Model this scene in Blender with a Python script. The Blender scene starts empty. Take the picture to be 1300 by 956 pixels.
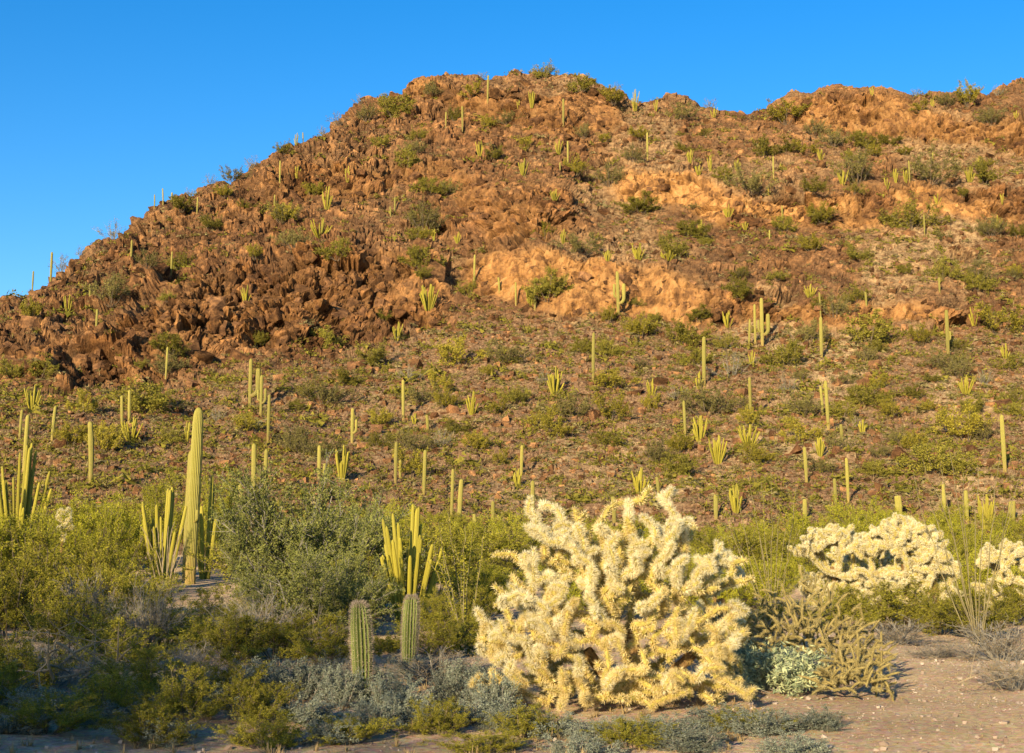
import bpy, bmesh, math, random
import numpy as np
from mathutils import Vector, Matrix, Euler
from mathutils.bvhtree import BVHTree

# ------------------------------------------------------------------ camera, sky, sun, exposure
R = math.radians
SC = bpy.context.scene
COL = SC.collection
F, CX, CY, PITCH, EYE = 1786.0, 650.0, 433.0, R(8.06), 1.6
SUN_EL, SUN_AZ = R(14.0), R(22.0)          # sun low behind the photographer, to the left
cam = bpy.data.cameras.new('camera'); co = bpy.data.objects.new('camera', cam); COL.objects.link(co)
cam.sensor_width = 36.0; cam.lens = 36.0 * F / 1300.0
cam.shift_y = (CY - 478.0) / 1300.0
cam.clip_end = 4000.0
co.location = (0, 0, EYE); co.rotation_euler = (math.pi/2 + PITCH, 0, 0)
SC.camera = co
w = bpy.data.worlds.new('World'); SC.world = w; w.use_nodes = True
nt = w.node_tree; bg = nt.nodes['Background']
sky = nt.nodes.new('ShaderNodeTexSky'); sky.sky_type = 'NISHITA'; sky.sun_disc = False
sky.sun_elevation = SUN_EL; sky.sun_rotation = math.pi + SUN_AZ
sky.air_density = 1.0; sky.dust_density = 0.9; sky.ozone_density = 3.0; sky.altitude = 500
hsv = nt.nodes.new('ShaderNodeHueSaturation'); hsv.inputs['Saturation'].default_value = 1.36; hsv.inputs['Hue'].default_value = 0.505
nt.links.new(sky.outputs[0], hsv.inputs['Color']); nt.links.new(hsv.outputs[0], bg.inputs['Color'])
bg.inputs['Strength'].default_value = 0.122
sl = bpy.data.lights.new('sun', 'SUN'); so = bpy.data.objects.new('sun', sl); COL.objects.link(so)
sl.energy = 5.0; sl.angle = R(0.53); sl.color = (1.0, 0.82, 0.53)
_d = Vector((math.sin(SUN_AZ)*math.cos(SUN_EL), math.cos(SUN_AZ)*math.cos(SUN_EL), -math.sin(SUN_EL)))
so.rotation_euler = _d.to_track_quat('-Z', 'Y').to_euler()
so.location = (-40, -90, 40)
SC.view_settings.view_transform = 'Standard'; SC.view_settings.look = 'None'
SC.view_settings.exposure = 0.86; SC.view_settings.gamma = 1.0
SC.render.engine = 'CYCLES'
cy = SC.cycles
cy.max_bounces = 5; cy.diffuse_bounces = 3; cy.glossy_bounces = 2; cy.transmission_bounces = 3; cy.transparent_max_bounces = 4
cy.use_adaptive_sampling = True; cy.adaptive_threshold = 0.02

rng = np.random.default_rng(7); rnd = random.Random(11)

# ------------------------------------------------------------------ helpers
def pix_dir(px, py):
    a = (px-CX)/F; b = (CY-py)/F; c, s = math.cos(PITCH), math.sin(PITCH)
    return Vector((a, c - b*s, s + b*c))
def te(px, py):
    d = pix_dir(px, py); return d.x/d.y, d.z/d.y
def mesh_np(name, v, f, mats, midx=None, smooth=False):
    """v (n,3); f (m,3) or (m,4) int arrays"""
    me = bpy.data.meshes.new(name)
    v = np.asarray(v, np.float32); f = np.asarray(f, np.int32); k = f.shape[1]; m = len(f)
    me.vertices.add(len(v)); me.vertices.foreach_set('co', v.ravel())
    me.loops.add(m*k); me.loops.foreach_set('vertex_index', f.ravel())
    me.polygons.add(m); me.polygons.foreach_set('loop_start', np.arange(0, m*k, k, dtype=np.int32))
    for x in (mats if isinstance(mats, (list, tuple)) else [mats]): me.materials.append(x)
    if midx is not None: me.polygons.foreach_set('material_index', np.asarray(midx, np.int32))
    me.polygons.foreach_set('use_smooth', np.full(m, smooth, bool))
    me.update(calc_edges=True)
    return me
def obj(name, me, parent=None, loc=(0,0,0), rot=(0,0,0), scale=(1,1,1)):
    o = bpy.data.objects.new(name, me); COL.objects.link(o)
    if parent is not None: o.parent = parent
    o.location = loc; o.rotation_euler = rot; o.scale = scale
    return o
def tag(o, label, cat, group=None):
    o['label'] = label; o['category'] = cat
    if group: o['group'] = group
    return o
def thing(name, label, cat, loc, group=None, rz=0.0, scale=(1,1,1)):
    return tag(obj(name, None, None, loc, (0,0,rz), scale), label, cat, group)

def hsh(i, j, k, s):
    n = (i.astype(np.int64)*374761393 + j.astype(np.int64)*668265263 + k.astype(np.int64)*1274126177 + s*974711) & 0xffffffff
    n = ((n ^ (n >> 13)) * 1274126177) & 0xffffffff
    n = ((n ^ (n >> 15)) * 2246822519) & 0xffffffff
    return ((n ^ (n >> 16)) & 0xffffff) / float(0x1000000)
def vnoise(p, s=0):
    i = np.floor(p).astype(np.int64); f = p - i; f = f*f*(3-2*f)
    r = 0
    for a in (0,1):
        for b in (0,1):
            for c in (0,1):
                wgt = (f[:,0] if a else 1-f[:,0])*(f[:,1] if b else 1-f[:,1])*(f[:,2] if c else 1-f[:,2])
                r = r + wgt*hsh(i[:,0]+a, i[:,1]+b, i[:,2]+c, s)
    return r*2-1
def fbm(p, oct=4, s=0):
    r = 0; a = 1.0
    for o in range(oct):
        r = r + a*vnoise(p*2**o + 17.3*o, s+o); a *= 0.5
    return r
def worley(p, s=0):
    """nearest and second distance, block id, and a random tilted facet inside each block"""
    i = np.floor(p).astype(np.int64); n = len(p)
    f1 = np.full(n, 9.0); f2 = np.full(n, 9.0); idv = np.zeros(n); off = np.zeros((n,3))
    for a in (-1,0,1):
        for b in (-1,0,1):
            for c in (-1,0,1):
                q0, q1, q2 = i[:,0]+a, i[:,1]+b, i[:,2]+c
                d3 = np.stack([q0 + hsh(q0,q1,q2,s) - p[:,0], q1 + hsh(q0,q1,q2,s+1) - p[:,1], q2 + hsh(q0,q1,q2,s+2) - p[:,2]], 1)
                d = (d3**2).sum(1); near = d < f1
                f2 = np.where(near, f1, np.minimum(f2, d))
                idv = np.where(near, hsh(q0,q1,q2,s+3), idv); off[near] = d3[near]
                f1 = np.where(near, d, f1)
    k_ = (idv*1e6).astype(np.int64); z_ = k_*0
    rv = np.stack([hsh(k_, z_, z_, s+5), hsh(k_, z_, z_, s+6), hsh(k_, z_, z_, s+7)*.8], 1)*2-1
    return np.sqrt(f1), np.sqrt(f2), idv, (off*rv).sum(1)
def sstep(a, b, x):
    t = np.clip((x-a)/(b-a), 0, 1); return t*t*(3-2*t)

# ------------------------------------------------------------------ materials
def nmat(name):
    m = bpy.data.materials.new(name); m.use_nodes = True; t = m.node_tree
    for n in list(t.nodes): t.nodes.remove(n)
    return m, t, t.nodes.new('ShaderNodeOutputMaterial')
def N(t, typ, **kw):
    n = t.nodes.new(typ)
    for k, v in kw.items():
        if k in n.inputs.keys(): n.inputs[k].default_value = v
        else: setattr(n, k, v)
    return n
def ramp(t, stops):
    r = t.nodes.new('ShaderNodeValToRGB'); e = r.color_ramp.elements
    while len(e) < len(stops): e.new(0.5)
    for x, (p, c) in zip(e, stops): x.position = p; x.color = (*c, 1)
    return r
def mix(t, fac, a, b, mode='MIX'):
    m = t.nodes.new('ShaderNodeMix'); m.data_type = 'RGBA'; m.blend_type = mode
    for sock, v in ((m.inputs[0], fac), (m.inputs[6], a), (m.inputs[7], b)):
        if isinstance(v, (int, float)): sock.default_value = v
        elif isinstance(v, tuple): sock.default_value = (*v, 1)
        else: t.links.new(v, sock)
    return m.outputs[2]
def leaf_mat(name, c, c2, trans=0.3, objvar=0.25):
    m, t, out = nmat(name)
    g = N(t, 'ShaderNodeNewGeometry'); oi = N(t, 'ShaderNodeObjectInfo')
    r = ramp(t, [(0.0, c), (1.0, c2)]); t.links.new(g.outputs['Random Per Island'], r.inputs[0])
    mr = N(t, 'ShaderNodeMapRange'); mr.inputs[3].default_value = 1-objvar; mr.inputs[4].default_value = 1+objvar
    t.links.new(oi.outputs['Random'], mr.inputs[0])
    h = N(t, 'ShaderNodeHueSaturation'); t.links.new(r.outputs[0], h.inputs['Color']); t.links.new(mr.outputs[0], h.inputs['Value'])
    d = N(t, 'ShaderNodeBsdfDiffuse'); tr = N(t, 'ShaderNodeBsdfTranslucent'); mx = N(t, 'ShaderNodeMixShader'); mx.inputs[0].default_value = trans
    t.links.new(h.outputs[0], d.inputs[0]); t.links.new(h.outputs[0], tr.inputs[0])
    t.links.new(d.outputs[0], mx.inputs[1]); t.links.new(tr.outputs[0], mx.inputs[2]); t.links.new(mx.outputs[0], out.inputs[0])
    return m
def bark_mat(name, c, c2, scale=6.0):
    m, t, out = nmat(name)
    tc = N(t, 'ShaderNodeTexCoord'); nz = N(t, 'ShaderNodeTexNoise', Scale=scale, Detail=4.0)
    t.links.new(tc.outputs['Object'], nz.inputs['Vector'])
    r = ramp(t, [(0.3, c), (0.7, c2)]); t.links.new(nz.outputs[0], r.inputs[0])
    b = N(t, 'ShaderNodeBsdfDiffuse'); t.links.new(r.outputs[0], b.inputs[0]); t.links.new(b.outputs[0], out.inputs[0])
    return m
def cactus_mat(name, green, tip, crest, cork, cork_h):
    """ribs: attribute 'crest' carries the spine line; 'up' is height fraction"""
    m, t, out = nmat(name)
    at = N(t, 'ShaderNodeAttribute', attribute_name='crest'); up = N(t, 'ShaderNodeAttribute', attribute_name='up')
    oi = N(t, 'ShaderNodeObjectInfo')
    tc = N(t, 'ShaderNodeTexCoord'); nz = N(t, 'ShaderNodeTexNoise', Scale=9.0, Detail=4.0)
    t.links.new(tc.outputs['Object'], nz.inputs['Vector'])
    c = mix(t, up.outputs['Fac'], green, tip)
    add = N(t, 'ShaderNodeMath', operation='MULTIPLY_ADD'); t.links.new(nz.outputs[0], add.inputs[0]); add.inputs[1].default_value = 0.35; t.links.new(up.outputs['Fac'], add.inputs[2])
    mr = N(t, 'ShaderNodeMapRange'); mr.inputs[1].default_value = cork_h+0.02; mr.inputs[2].default_value = cork_h+0.30; mr.inputs[3].default_value = 0.85; mr.inputs[4].default_value = 0.0
    t.links.new(add.outputs[0], mr.inputs[0])
    c = mix(t, mr.outputs[0], c, cork)
    c = mix(t, at.outputs['Fac'], c, crest)
    hv = N(t, 'ShaderNodeHueSaturation'); t.links.new(c, hv.inputs['Color'])
    m2 = N(t, 'ShaderNodeMapRange'); m2.inputs[3].default_value = 0.8; m2.inputs[4].default_value = 1.2; t.links.new(oi.outputs['Random'], m2.inputs[0]); t.links.new(m2.outputs[0], hv.inputs['Value'])
    b = N(t, 'ShaderNodeBsdfPrincipled', Roughness=0.6); b.inputs['Specular IOR Level'].default_value = 0.25
    t.links.new(hv.outputs[0], b.inputs['Base Color']); t.links.new(b.outputs[0], out.inputs[0])
    return m
def rock_mat(name, hill=True):
    m, t, out = nmat(name)
    tc = N(t, 'ShaderNodeTexCoord')
    geo = N(t, 'ShaderNodeNewGeometry')
    P = geo.outputs['Position']
    n1 = N(t, 'ShaderNodeTexNoise', Scale=0.10, Detail=6.0, Roughness=0.65); t.links.new(P, n1.inputs['Vector'])
    n2 = N(t, 'ShaderNodeTexNoise', Scale=0.9, Detail=6.0, Roughness=0.7); t.links.new(P, n2.inputs['Vector'])
    mp = N(t, 'ShaderNodeMapping'); mp.inputs['Scale'].default_value = (0.8, 0.8, 0.13); t.links.new(P, mp.inputs[0])
    n3 = N(t, 'ShaderNodeTexNoise', Scale=1.0, Detail=5.0, Roughness=0.65); t.links.new(mp.outputs[0], n3.inputs['Vector'])
    n4 = N(t, 'ShaderNodeTexNoise', Scale=3.5, Detail=5.0, Roughness=0.75); t.links.new(P, n4.inputs['Vector'])
    varn = ramp(t, [(0.32, (0.045, 0.027, 0.018)), (0.50, (0.132, 0.072, 0.038)), (0.72, (0.33, 0.18, 0.080))]); t.links.new(n2.outputs[0], varn.inputs[0])
    big = ramp(t, [(0.35, (0.70, 0.62, 0.60)), (0.65, (1.25, 1.2, 1.1))]); t.links.new(n1.outputs[0], big.inputs[0])
    rock = mix(t, 1.0, varn.outputs[0], big.outputs[0], 'MULTIPLY')
    if hill:
        tn = N(t, 'ShaderNodeAttribute', attribute_name='tone')
        tr_ = ramp(t, [(0.12, (0.50, 0.46, 0.46)), (0.5, (1.0, 0.98, 0.95)), (0.88, (1.75, 1.65, 1.45))]); t.links.new(tn.outputs['Fac'], tr_.inputs[0])
        rock = mix(t, 1.0, rock, tr_.outputs[0], 'MULTIPLY')
        ao = N(t, 'ShaderNodeAttribute', attribute_name='orange'); asx = N(t, 'ShaderNodeAttribute', attribute_name='scree'); ad = N(t, 'ShaderNodeAttribute', attribute_name='dirt')
        tan = ramp(t, [(0.32, (0.15, 0.078, 0.038)), (0.50, (0.38, 0.19, 0.066)), (0.70, (0.56, 0.32, 0.125))]); t.links.new(n3.outputs[0], tan.inputs[0])
        of = N(t, 'ShaderNodeMath', operation='MULTIPLY'); t.links.new(ao.outputs['Fac'], of.inputs[0])
        st = ramp(t, [(0.38, (0.25,)*3), (0.52, (1.0,)*3)]); t.links.new(n3.outputs[0], st.inputs[0]); t.links.new(st.outputs[0], of.inputs[1])
        rock = mix(t, of.outputs[0], rock, tan.outputs[0])
        scr = ramp(t, [(0.32, (0.062, 0.036, 0.023)), (0.47, (0.185, 0.108, 0.060)), (0.58, (0.29, 0.183, 0.10)), (0.72, (0.48, 0.36, 0.20))]); t.links.new(n4.outputs[0], scr.inputs[0])
        rock = mix(t, asx.outputs['Fac'], rock, scr.outputs[0])
        drt = ramp(t, [(0.35, (0.30, 0.20, 0.105)), (0.65, (0.52, 0.38, 0.20))]); t.links.new(n4.outputs[0], drt.inputs[0])
        df = N(t, 'ShaderNodeMath', operation='MULTIPLY'); t.links.new(ad.outputs['Fac'], df.inputs[0])
        d2 = ramp(t, [(0.42, (0.1,)*3), (0.58, (1.0,)*3)]); t.links.new(n2.outputs[0], d2.inputs[0]); t.links.new(d2.outputs[0], df.inputs[1])
        rock = mix(t, df.outputs[0], rock, drt.outputs[0])
    else:
        oi = N(t, 'ShaderNodeObjectInfo'); hv = N(t, 'ShaderNodeHueSaturation'); mr = N(t, 'ShaderNodeMapRange'); mr.inputs[3].default_value = 0.75; mr.inputs[4].default_value = 1.45
        t.links.new(oi.outputs['Random'], mr.inputs[0]); t.links.new(mr.outputs[0], hv.inputs['Value']); t.links.new(rock, hv.inputs['Color']); rock = hv.outputs[0]
        ri = ramp(t, [(0.0, (0.65,)*3), (1.0, (1.45,)*3)]); t.links.new(geo.outputs['Random Per Island'], ri.inputs[0])
        if hill is None: rock = mix(t, 1.0, rock, ri.outputs[0], 'MULTIPLY')
    b = N(t, 'ShaderNodeBsdfDiffuse', Roughness=0.6); t.links.new(rock, b.inputs[0])
    hsum = N(t, 'ShaderNodeMath', operation='ADD'); t.links.new(n2.outputs[0], hsum.inputs[0]); t.links.new(n4.outputs[0], hsum.inputs[1])
    bp = N(t, 'ShaderNodeBump', Strength=0.75, Distance=0.45); t.links.new(hsum.outputs[0], bp.inputs['Height']); t.links.new(bp.outputs[0], b.inputs['Normal'])
    t.links.new(b.outputs[0], out.inputs[0])
    return m
def ground_mat():
    m, t, out = nmat('desert_soil')
    geo = N(t, 'ShaderNodeNewGeometry'); P = geo.outputs['Position']
    n1 = N(t, 'ShaderNodeTexNoise', Scale=0.5, Detail=5.0); n2 = N(t, 'ShaderNodeTexNoise', Scale=14.0, Detail=6.0, Roughness=0.8); vo = N(t, 'ShaderNodeTexVoronoi', Scale=22.0)
    for n in (n1, n2, vo): t.links.new(P, n.inputs['Vector'])
    a = ramp(t, [(0.32, (0.28, 0.20, 0.125)), (0.52, (0.47, 0.355, 0.23)), (0.72, (0.64, 0.50, 0.34))]); t.links.new(n2.outputs[0], a.inputs[0])
    b = ramp(t, [(0.35, (0.78, 0.74, 0.72)), (0.65, (1.12, 1.08, 1.0))]); t.links.new(n1.outputs[0], b.inputs[0])
    c = mix(t, 1.0, a.outputs[0], b.outputs[0], 'MULTIPLY')
    c = mix(t, 0.25, c, vo.outputs['Color'], 'SOFT_LIGHT')
    d = N(t, 'ShaderNodeBsdfDiffuse', Roughness=0.6); t.links.new(c, d.inputs[0])
    bp = N(t, 'ShaderNodeBump', Strength=0.9, Distance=0.04); t.links.new(n2.outputs[0], bp.inputs['Height']); t.links.new(bp.outputs[0], d.inputs['Normal'])
    t.links.new(d.outputs[0], out.inputs[0]); return m

M = {}
M['hill'] = rock_mat('hill_rock'); M['rock'] = rock_mat('boulder_rock', False); M['scree'] = rock_mat('scree_rock', None)
M['soil'] = ground_mat()
M['creosote'] = leaf_mat('creosote_leaf', (0.125, 0.125, 0.014), (0.36, 0.31, 0.04), 0.17)
M['hillgreen'] = leaf_mat('hill_shrub_leaf', (0.14, 0.132, 0.020), (0.33, 0.28, 0.05), 0.3, 0.3)
M['hillyellow'] = leaf_mat('hill_shrub_yellow_leaf', (0.20, 0.175, 0.022), (0.42, 0.34, 0.05), 0.3, 0.25)
M['hillolive'] = leaf_mat('hill_shrub_olive_leaf', (0.14, 0.125, 0.035), (0.30, 0.255, 0.085), 0.3, 0.25)
M['palo'] = leaf_mat('palo_verde_twig', (0.19, 0.195, 0.012), (0.47, 0.425, 0.045), 0.2)
M['iron'] = leaf_mat('ironwood_leaf', (0.11, 0.13, 0.03), (0.31, 0.305, 0.085), 0.17)
M['bursage'] = leaf_mat('bursage_leaf', (0.12, 0.135, 0.09), (0.27, 0.285, 0.21), 0.15)
M['thickleaf'] = leaf_mat('grey_green_leaf', (0.17, 0.22, 0.13), (0.46, 0.47, 0.25), 0.15)
M['drygrass'] = leaf_mat('dry_grass', (0.20, 0.135, 0.065), (0.42, 0.31, 0.15), 0.2)
M['dullscrub'] = leaf_mat('dull_scrub', (0.16, 0.135, 0.05), (0.38, 0.31, 0.14), 0.25)
M['wood'] = bark_mat('shrub_bark', (0.10, 0.075, 0.05), (0.22, 0.17, 0.12))
M['deadwood'] = bark_mat('dead_wood', (0.15, 0.115, 0.07), (0.33, 0.26, 0.16))
M['greytwig'] = bark_mat('grey_twig', (0.14, 0.125, 0.10), (0.30, 0.27, 0.22))
M['ocotillo'] = bark_mat('ocotillo_bark', (0.13, 0.11, 0.05), (0.27, 0.22, 0.11), 9.0)
M['saguaro'] = cactus_mat('saguaro_skin', (0.165, 0.155, 0.026), (0.25, 0.225, 0.036), (0.33, 0.25, 0.07), (0.28, 0.155, 0.055), 0.11)
M['organ'] = cactus_mat('organ_pipe_skin', (0.20, 0.178, 0.015), (0.28, 0.242, 0.02), (0.32, 0.25, 0.04), (0.27, 0.18, 0.05), -0.1)
M['young'] = cactus_mat('young_saguaro_skin', (0.10, 0.125, 0.03), (0.14, 0.17, 0.04), (0.36, 0.31, 0.11), (0.16, 0.12, 0.05), -0.25)
M['spine'] = leaf_mat('cholla_spine', (0.70, 0.58, 0.27), (0.95, 0.89, 0.66), 0.35, 0.08)
M['goldspine'] = leaf_mat('golden_cholla_spine', (0.62, 0.46, 0.16), (0.91, 0.78, 0.42), 0.35, 0.1)
M['oldspine'] = leaf_mat('old_cholla_spine', (0.36, 0.21, 0.06), (0.66, 0.46, 0.16), 0.3, 0.12)
M['sagspine'] = leaf_mat('saguaro_spine', (0.30, 0.22, 0.15), (0.55, 0.45, 0.34), 0.2, 0.05)
M['chollaskin'] = bark_mat('cholla_skin', (0.30, 0.26, 0.06), (0.48, 0.38, 0.11), 20.0)
M['oldskin'] = bark_mat('old_cholla_skin', (0.11, 0.065, 0.03), (0.27, 0.165, 0.065), 20.0)
M['buckskin'] = bark_mat('buckhorn_skin', (0.17, 0.135, 0.045), (0.36, 0.28, 0.11), 14.0)
M['buckspine'] = leaf_mat('buckhorn_spine', (0.26, 0.20, 0.08), (0.50, 0.42, 0.20), 0.2, 0.15)

# ------------------------------------------------------------------ the hill
SKY = [(-260,560),(-150,480),(-60,420),(0,386),(30,373),(65,352),(100,328),(135,303),(165,286),(195,266),(240,250),(260,237),(300,218),(330,205),(360,194),(390,180),(420,165),(448,139),(470,131),(493,125),(505,111),(530,98),(545,96),(590,99),(640,95),(655,89),(690,92),(720,95),(755,101),(780,109),(803,125),(830,123),(870,124),(900,138),(945,144),(960,142),(975,131),(1000,118),(1050,112),(1100,114),(1130,117),(1160,124),(1210,122),(1240,121),(1270,114),(1300,102),(1400,85),(1520,110)]
PROF = np.array([(58,0.45),(72,0.95),(85,2.3),(100,5.0),(120,9.8),(144,16.6),(165,24.5),(180,32),(200,43),(225,57),(250,71),(275,86),(290,97),(315,112),(340,126)])
BANDS = [  # cliff bands: (px, top, bottom) polylines, steepness, tan rock share
 (dict(p=[(575,335,360),(605,318,362),(640,312,385),(680,310,396),(720,320,402),(760,328,398),(800,335,402),(850,345,406),(900,360,414),(950,370,407),(1000,378,406),(1060,383,410),(1120,385,408),(1230,387,406)]), 0.86, 0.8),
 (dict(p=[(770,222,250),(800,215,262),(840,214,264),(880,225,268),(920,240,286),(980,247,286),(1040,245,286),(1100,240,282),(1160,236,280),(1220,240,287),(1300,245,287),(1420,245,290)]), 0.80, 1.0),
 (dict(p=[(480,128,145),(510,104,130),(540,100,128),(600,120,142),(650,118,162),(700,118,172),(760,108,162),(805,126,152)]), 0.72, 0.35),
 (dict(p=[(985,128,150),(1010,120,160),(1050,117,170),(1100,119,176),(1150,125,168),(1220,150,180),(1300,150,192),(1400,130,200)]), 0.76, 0.6),
 (dict(p=[(-150,500,540),(0,425,470),(90,440,486),(170,400,484),(250,352,472),(300,345,445),(370,332,452),(430,305,425),(480,320,405),(545,335,418),(580,370,415)]), 0.62, 0.25),
 (dict(p=[(330,225,262),(400,205,242),(470,212,252),(560,205,238),(620,238,302),(680,232,302),(745,250,300)]), 0.60, 0.35),
]
SCREE_TOP = [(-260,560),(-150,545),(0,488),(150,492),(250,478),(400,455),(500,430),(575,408),(640,400),(720,408),(800,408),(900,418),(1000,412),(1100,412),(1300,410),(1520,410)]
NT, NE, NB = 860, 440, 30
sk = np.array([te(x, y) for x, y in SKY])
tcol = np.linspace(-0.50, 0.50, NT)
es = np.interp(tcol, sk[:,0], sk[:,1])
es = es + 0.0022*vnoise(np.stack([tcol*60, tcol*0, tcol*0], 1), 5) + 0.0012*vnoise(np.stack([tcol*190, tcol*0, tcol*0], 1), 6)
e_prof = (PROF[:,1]-EYE)/PROF[:,0]
e0 = e_prof[0]
ss = np.linspace(0, 1, NE)
T = np.repeat(tcol[:,None], NE, 1); E = e0 + (es[:,None]-e0)*ss[None,:]
Yb = np.interp(E, e_prof, PROF[:,0])
steep = np.zeros_like(E); orange = np.zeros_like(E); rockm = np.zeros_like(E)
wob = (0.004*fbm(np.stack([T.ravel()*40, E.ravel()*40, T.ravel()*0], 1), 3, 40)).reshape(T.shape)
for bd, st, orr in BANDS:
    q = [(te(x, a), te(x, b)) for x, a, b in bd['p']]
    tt = np.array([z[0][0] for z in q]); et = np.array([z[0][1] for z in q]); eb = np.array([z[1][1] for z in q])
    top = np.interp(tcol, tt, et)[:,None]; bot = np.interp(tcol, tt, eb)[:,None]
    side = (sstep(tt[0]-0.008, tt[0]+0.015, tcol)*(1-sstep(tt[-1]-0.015, tt[-1]+0.008, tcol)))[:,None]
    Ew = E + wob
    msk = sstep(bot-0.006, bot+0.004, Ew)*(1-sstep(top-0.004, top+0.006, Ew))*side
    steep = np.maximum(steep, st*msk); orange = np.maximum(orange, orr*msk); rockm = np.maximum(rockm, msk)
scq = np.array([te(x, y) for x, y in SCREE_TOP])
sct = np.interp(tcol, scq[:,0], scq[:,1])[:,None]
above = sstep(sct-0.012, sct+0.012, E+wob*1.5)
pxa = CX + T*F
rockm = np.maximum(rockm, above*np.clip(0.58 - 0.14*sstep(760, 900, pxa) + 45*wob, 0.15, 1))
screem = (1-rockm)*(1-0.55*above)
dirt = sstep(-0.3, 0.6, fbm(np.stack([T.ravel()*22, E.ravel()*30, T.ravel()*0], 1), 3, 60)).reshape(T.shape)*(0.25+0.75*sstep(480, 800, pxa))*(1-rockm)
# steep rows take less depth, the ledges between them a little more
dY = np.diff(Yb, axis=1, prepend=Yb[:,:1]-0.0)
short = np.zeros(NT); Y = np.zeros_like(Yb); lam = 1-math.exp(-(E[NT//2,1]-E[NT//2,0])/0.022)
for jrow in range(NE):                                      # cliffs take little depth, the ledge above gives it back
    short = short*(1-lam*(1-steep[:,jrow])) + 0.90*steep[:,jrow]*dY[:,jrow]
    Y[:,jrow] = Yb[:,jrow] - short
def smooth_cols(a, k): return np.apply_along_axis(lambda v: np.convolve(np.pad(v, k//2, 'edge'), np.ones(k)/k, 'valid'), 0, a)
Y = smooth_cols(smooth_cols(Y, 11), 11)
rd = np.clip((ss-0.955)/0.045, 0, 0.9999)
Y = Y + 7.0*(1-np.sqrt(1-rd**2))[None,:]
Z = EYE + E*Y
# behind the crest
dl = np.linspace(0, 1, NB+1)[1:]**1.6*75
Yk = Y[:,-1:] + dl[None,:]
Zk = Z[:,-1:] + es[:,None]*dl[None,:]*0.9 - (dl**2/16.0 - np.maximum(dl-16, 0)**2/16.0)[None,:]
Yall = np.concatenate([Y, Yk], 1); Zall = np.concatenate([Z, Zk], 1); Tall = np.repeat(tcol[:,None], NE+NB, 1)
pad = lambda a: np.concatenate([a, np.repeat(a[:,-1:], NB, 1)], 1)
rockm, orange, screem, dirt = map(pad, (rockm, orange, screem, dirt))
P = np.stack([Tall*Yall, Yall, Zall], 2)
du = np.gradient(P, axis=0); dv = np.gradient(P, axis=1)
nrm = np.cross(du, dv); nrm /= np.linalg.norm(nrm, axis=2, keepdims=True)+1e-9
k = 13                                                      # smooth the push direction
ker = np.ones(k)/k
for c in range(3):
    nrm[:,:,c] = smooth_cols(nrm[:,:,c], 21)
    nrm[:,:,c] = np.apply_along_axis(lambda v: np.convolve(np.pad(v, k//2, 'edge'), ker, 'valid'), 1, nrm[:,:,c])
nrm /= np.linalg.norm(nrm, axis=2, keepdims=True)+1e-9
p = P.reshape(-1,3)
warp = np.stack([fbm(p*0.22, 3, 70), fbm(p*0.22, 3, 80), fbm(p*0.22, 3, 90)], 1)
q = p*np.array([1,1,1.1]) + warp*0.8
f1, f2, idv, gx = worley(q/6.4, 100)
g1, g2, idw, gy = worley((p+warp*.5)/2.6+3.1, 200)
h1, h2, idx, gzz = worley(p/1.1+7.7, 400)
crack1 = 1-sstep(0.0, 0.12, f2-f1); crack2 = 1-sstep(0.0, 0.14, g2-g1)
dvl = np.linalg.norm(dv, axis=2).ravel()+1e-6                # long rows cannot carry small blocks
aw = np.clip(1.0/dvl, 0, 1)**1.5; bw = np.clip(2.0/dvl, 0, 1)
disp_r = (bw*(1.9*(idv-0.5) + 2.7*gx - 1.3*crack1) + aw*(0.95*(idw-0.5) + 1.6*gy - 0.65*crack2)
          + aw*(0.40*(idx-0.5) + 0.6*gzz - 0.30*(1-sstep(0, .2, h2-h1))) + 0.9*fbm(p*0.12, 3, 30))
tone = np.clip(0.5*idv + 0.35*idw + 0.15*idx + 0.35*(gx+gy), 0, 1)
s1, s2, ids, gs = worley(p/0.75, 300)
disp_s = 0.30*(ids-0.5) + 0.20*np.maximum(0, 0.5-s1) + 0.9*fbm(p*0.075, 4, 20) + 0.12*fbm(p*1.1, 2, 25)
rm = rockm.ravel()*np.clip(.75+.6*fbm(P.reshape(-1,3)*.09, 2, 44), .25, 1.2)
orange = orange*sstep(-.85, .10, fbm(P.reshape(-1,3)*np.array([.11,.11,.16]), 3, 55)).reshape(orange.shape)
low = sstep(58, 80, p[:,1])
disp = (rm*(1-.45*orange.ravel())*disp_r*(0.9+0.35*np.tile(1, len(rm))*(p[:,0] < -8)) + (1-0.6*rm)*disp_s)*low
push = nrm.reshape(-1,3).copy(); push[:,2] *= 1-0.75*np.clip(rm, 0, 1)   # blocks jut outwards from a face rather than up
push /= np.linalg.norm(push, axis=1, keepdims=True)+1e-9
p = p + push*disp[:,None]
HP = p.reshape(NT, NE+NB, 3)
ii = (np.arange(NT-1)[:,None]*(NE+NB) + np.arange(NE+NB-1)[None,:]).ravel()
quads = np.stack([ii, ii+NE+NB, ii+NE+NB+1, ii+1], 1)
hm = mesh_np('hill', p, quads, M['hill'])
for nm, a in (('tone', tone), ('orange', orange), ('scree', screem), ('dirt', dirt)):
    at = hm.attributes.new(nm, 'FLOAT', 'POINT'); at.data.foreach_set('value', a.astype(np.float32).ravel())
HILL = obj('hill', hm); HILL['kind'] = 'structure'

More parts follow.
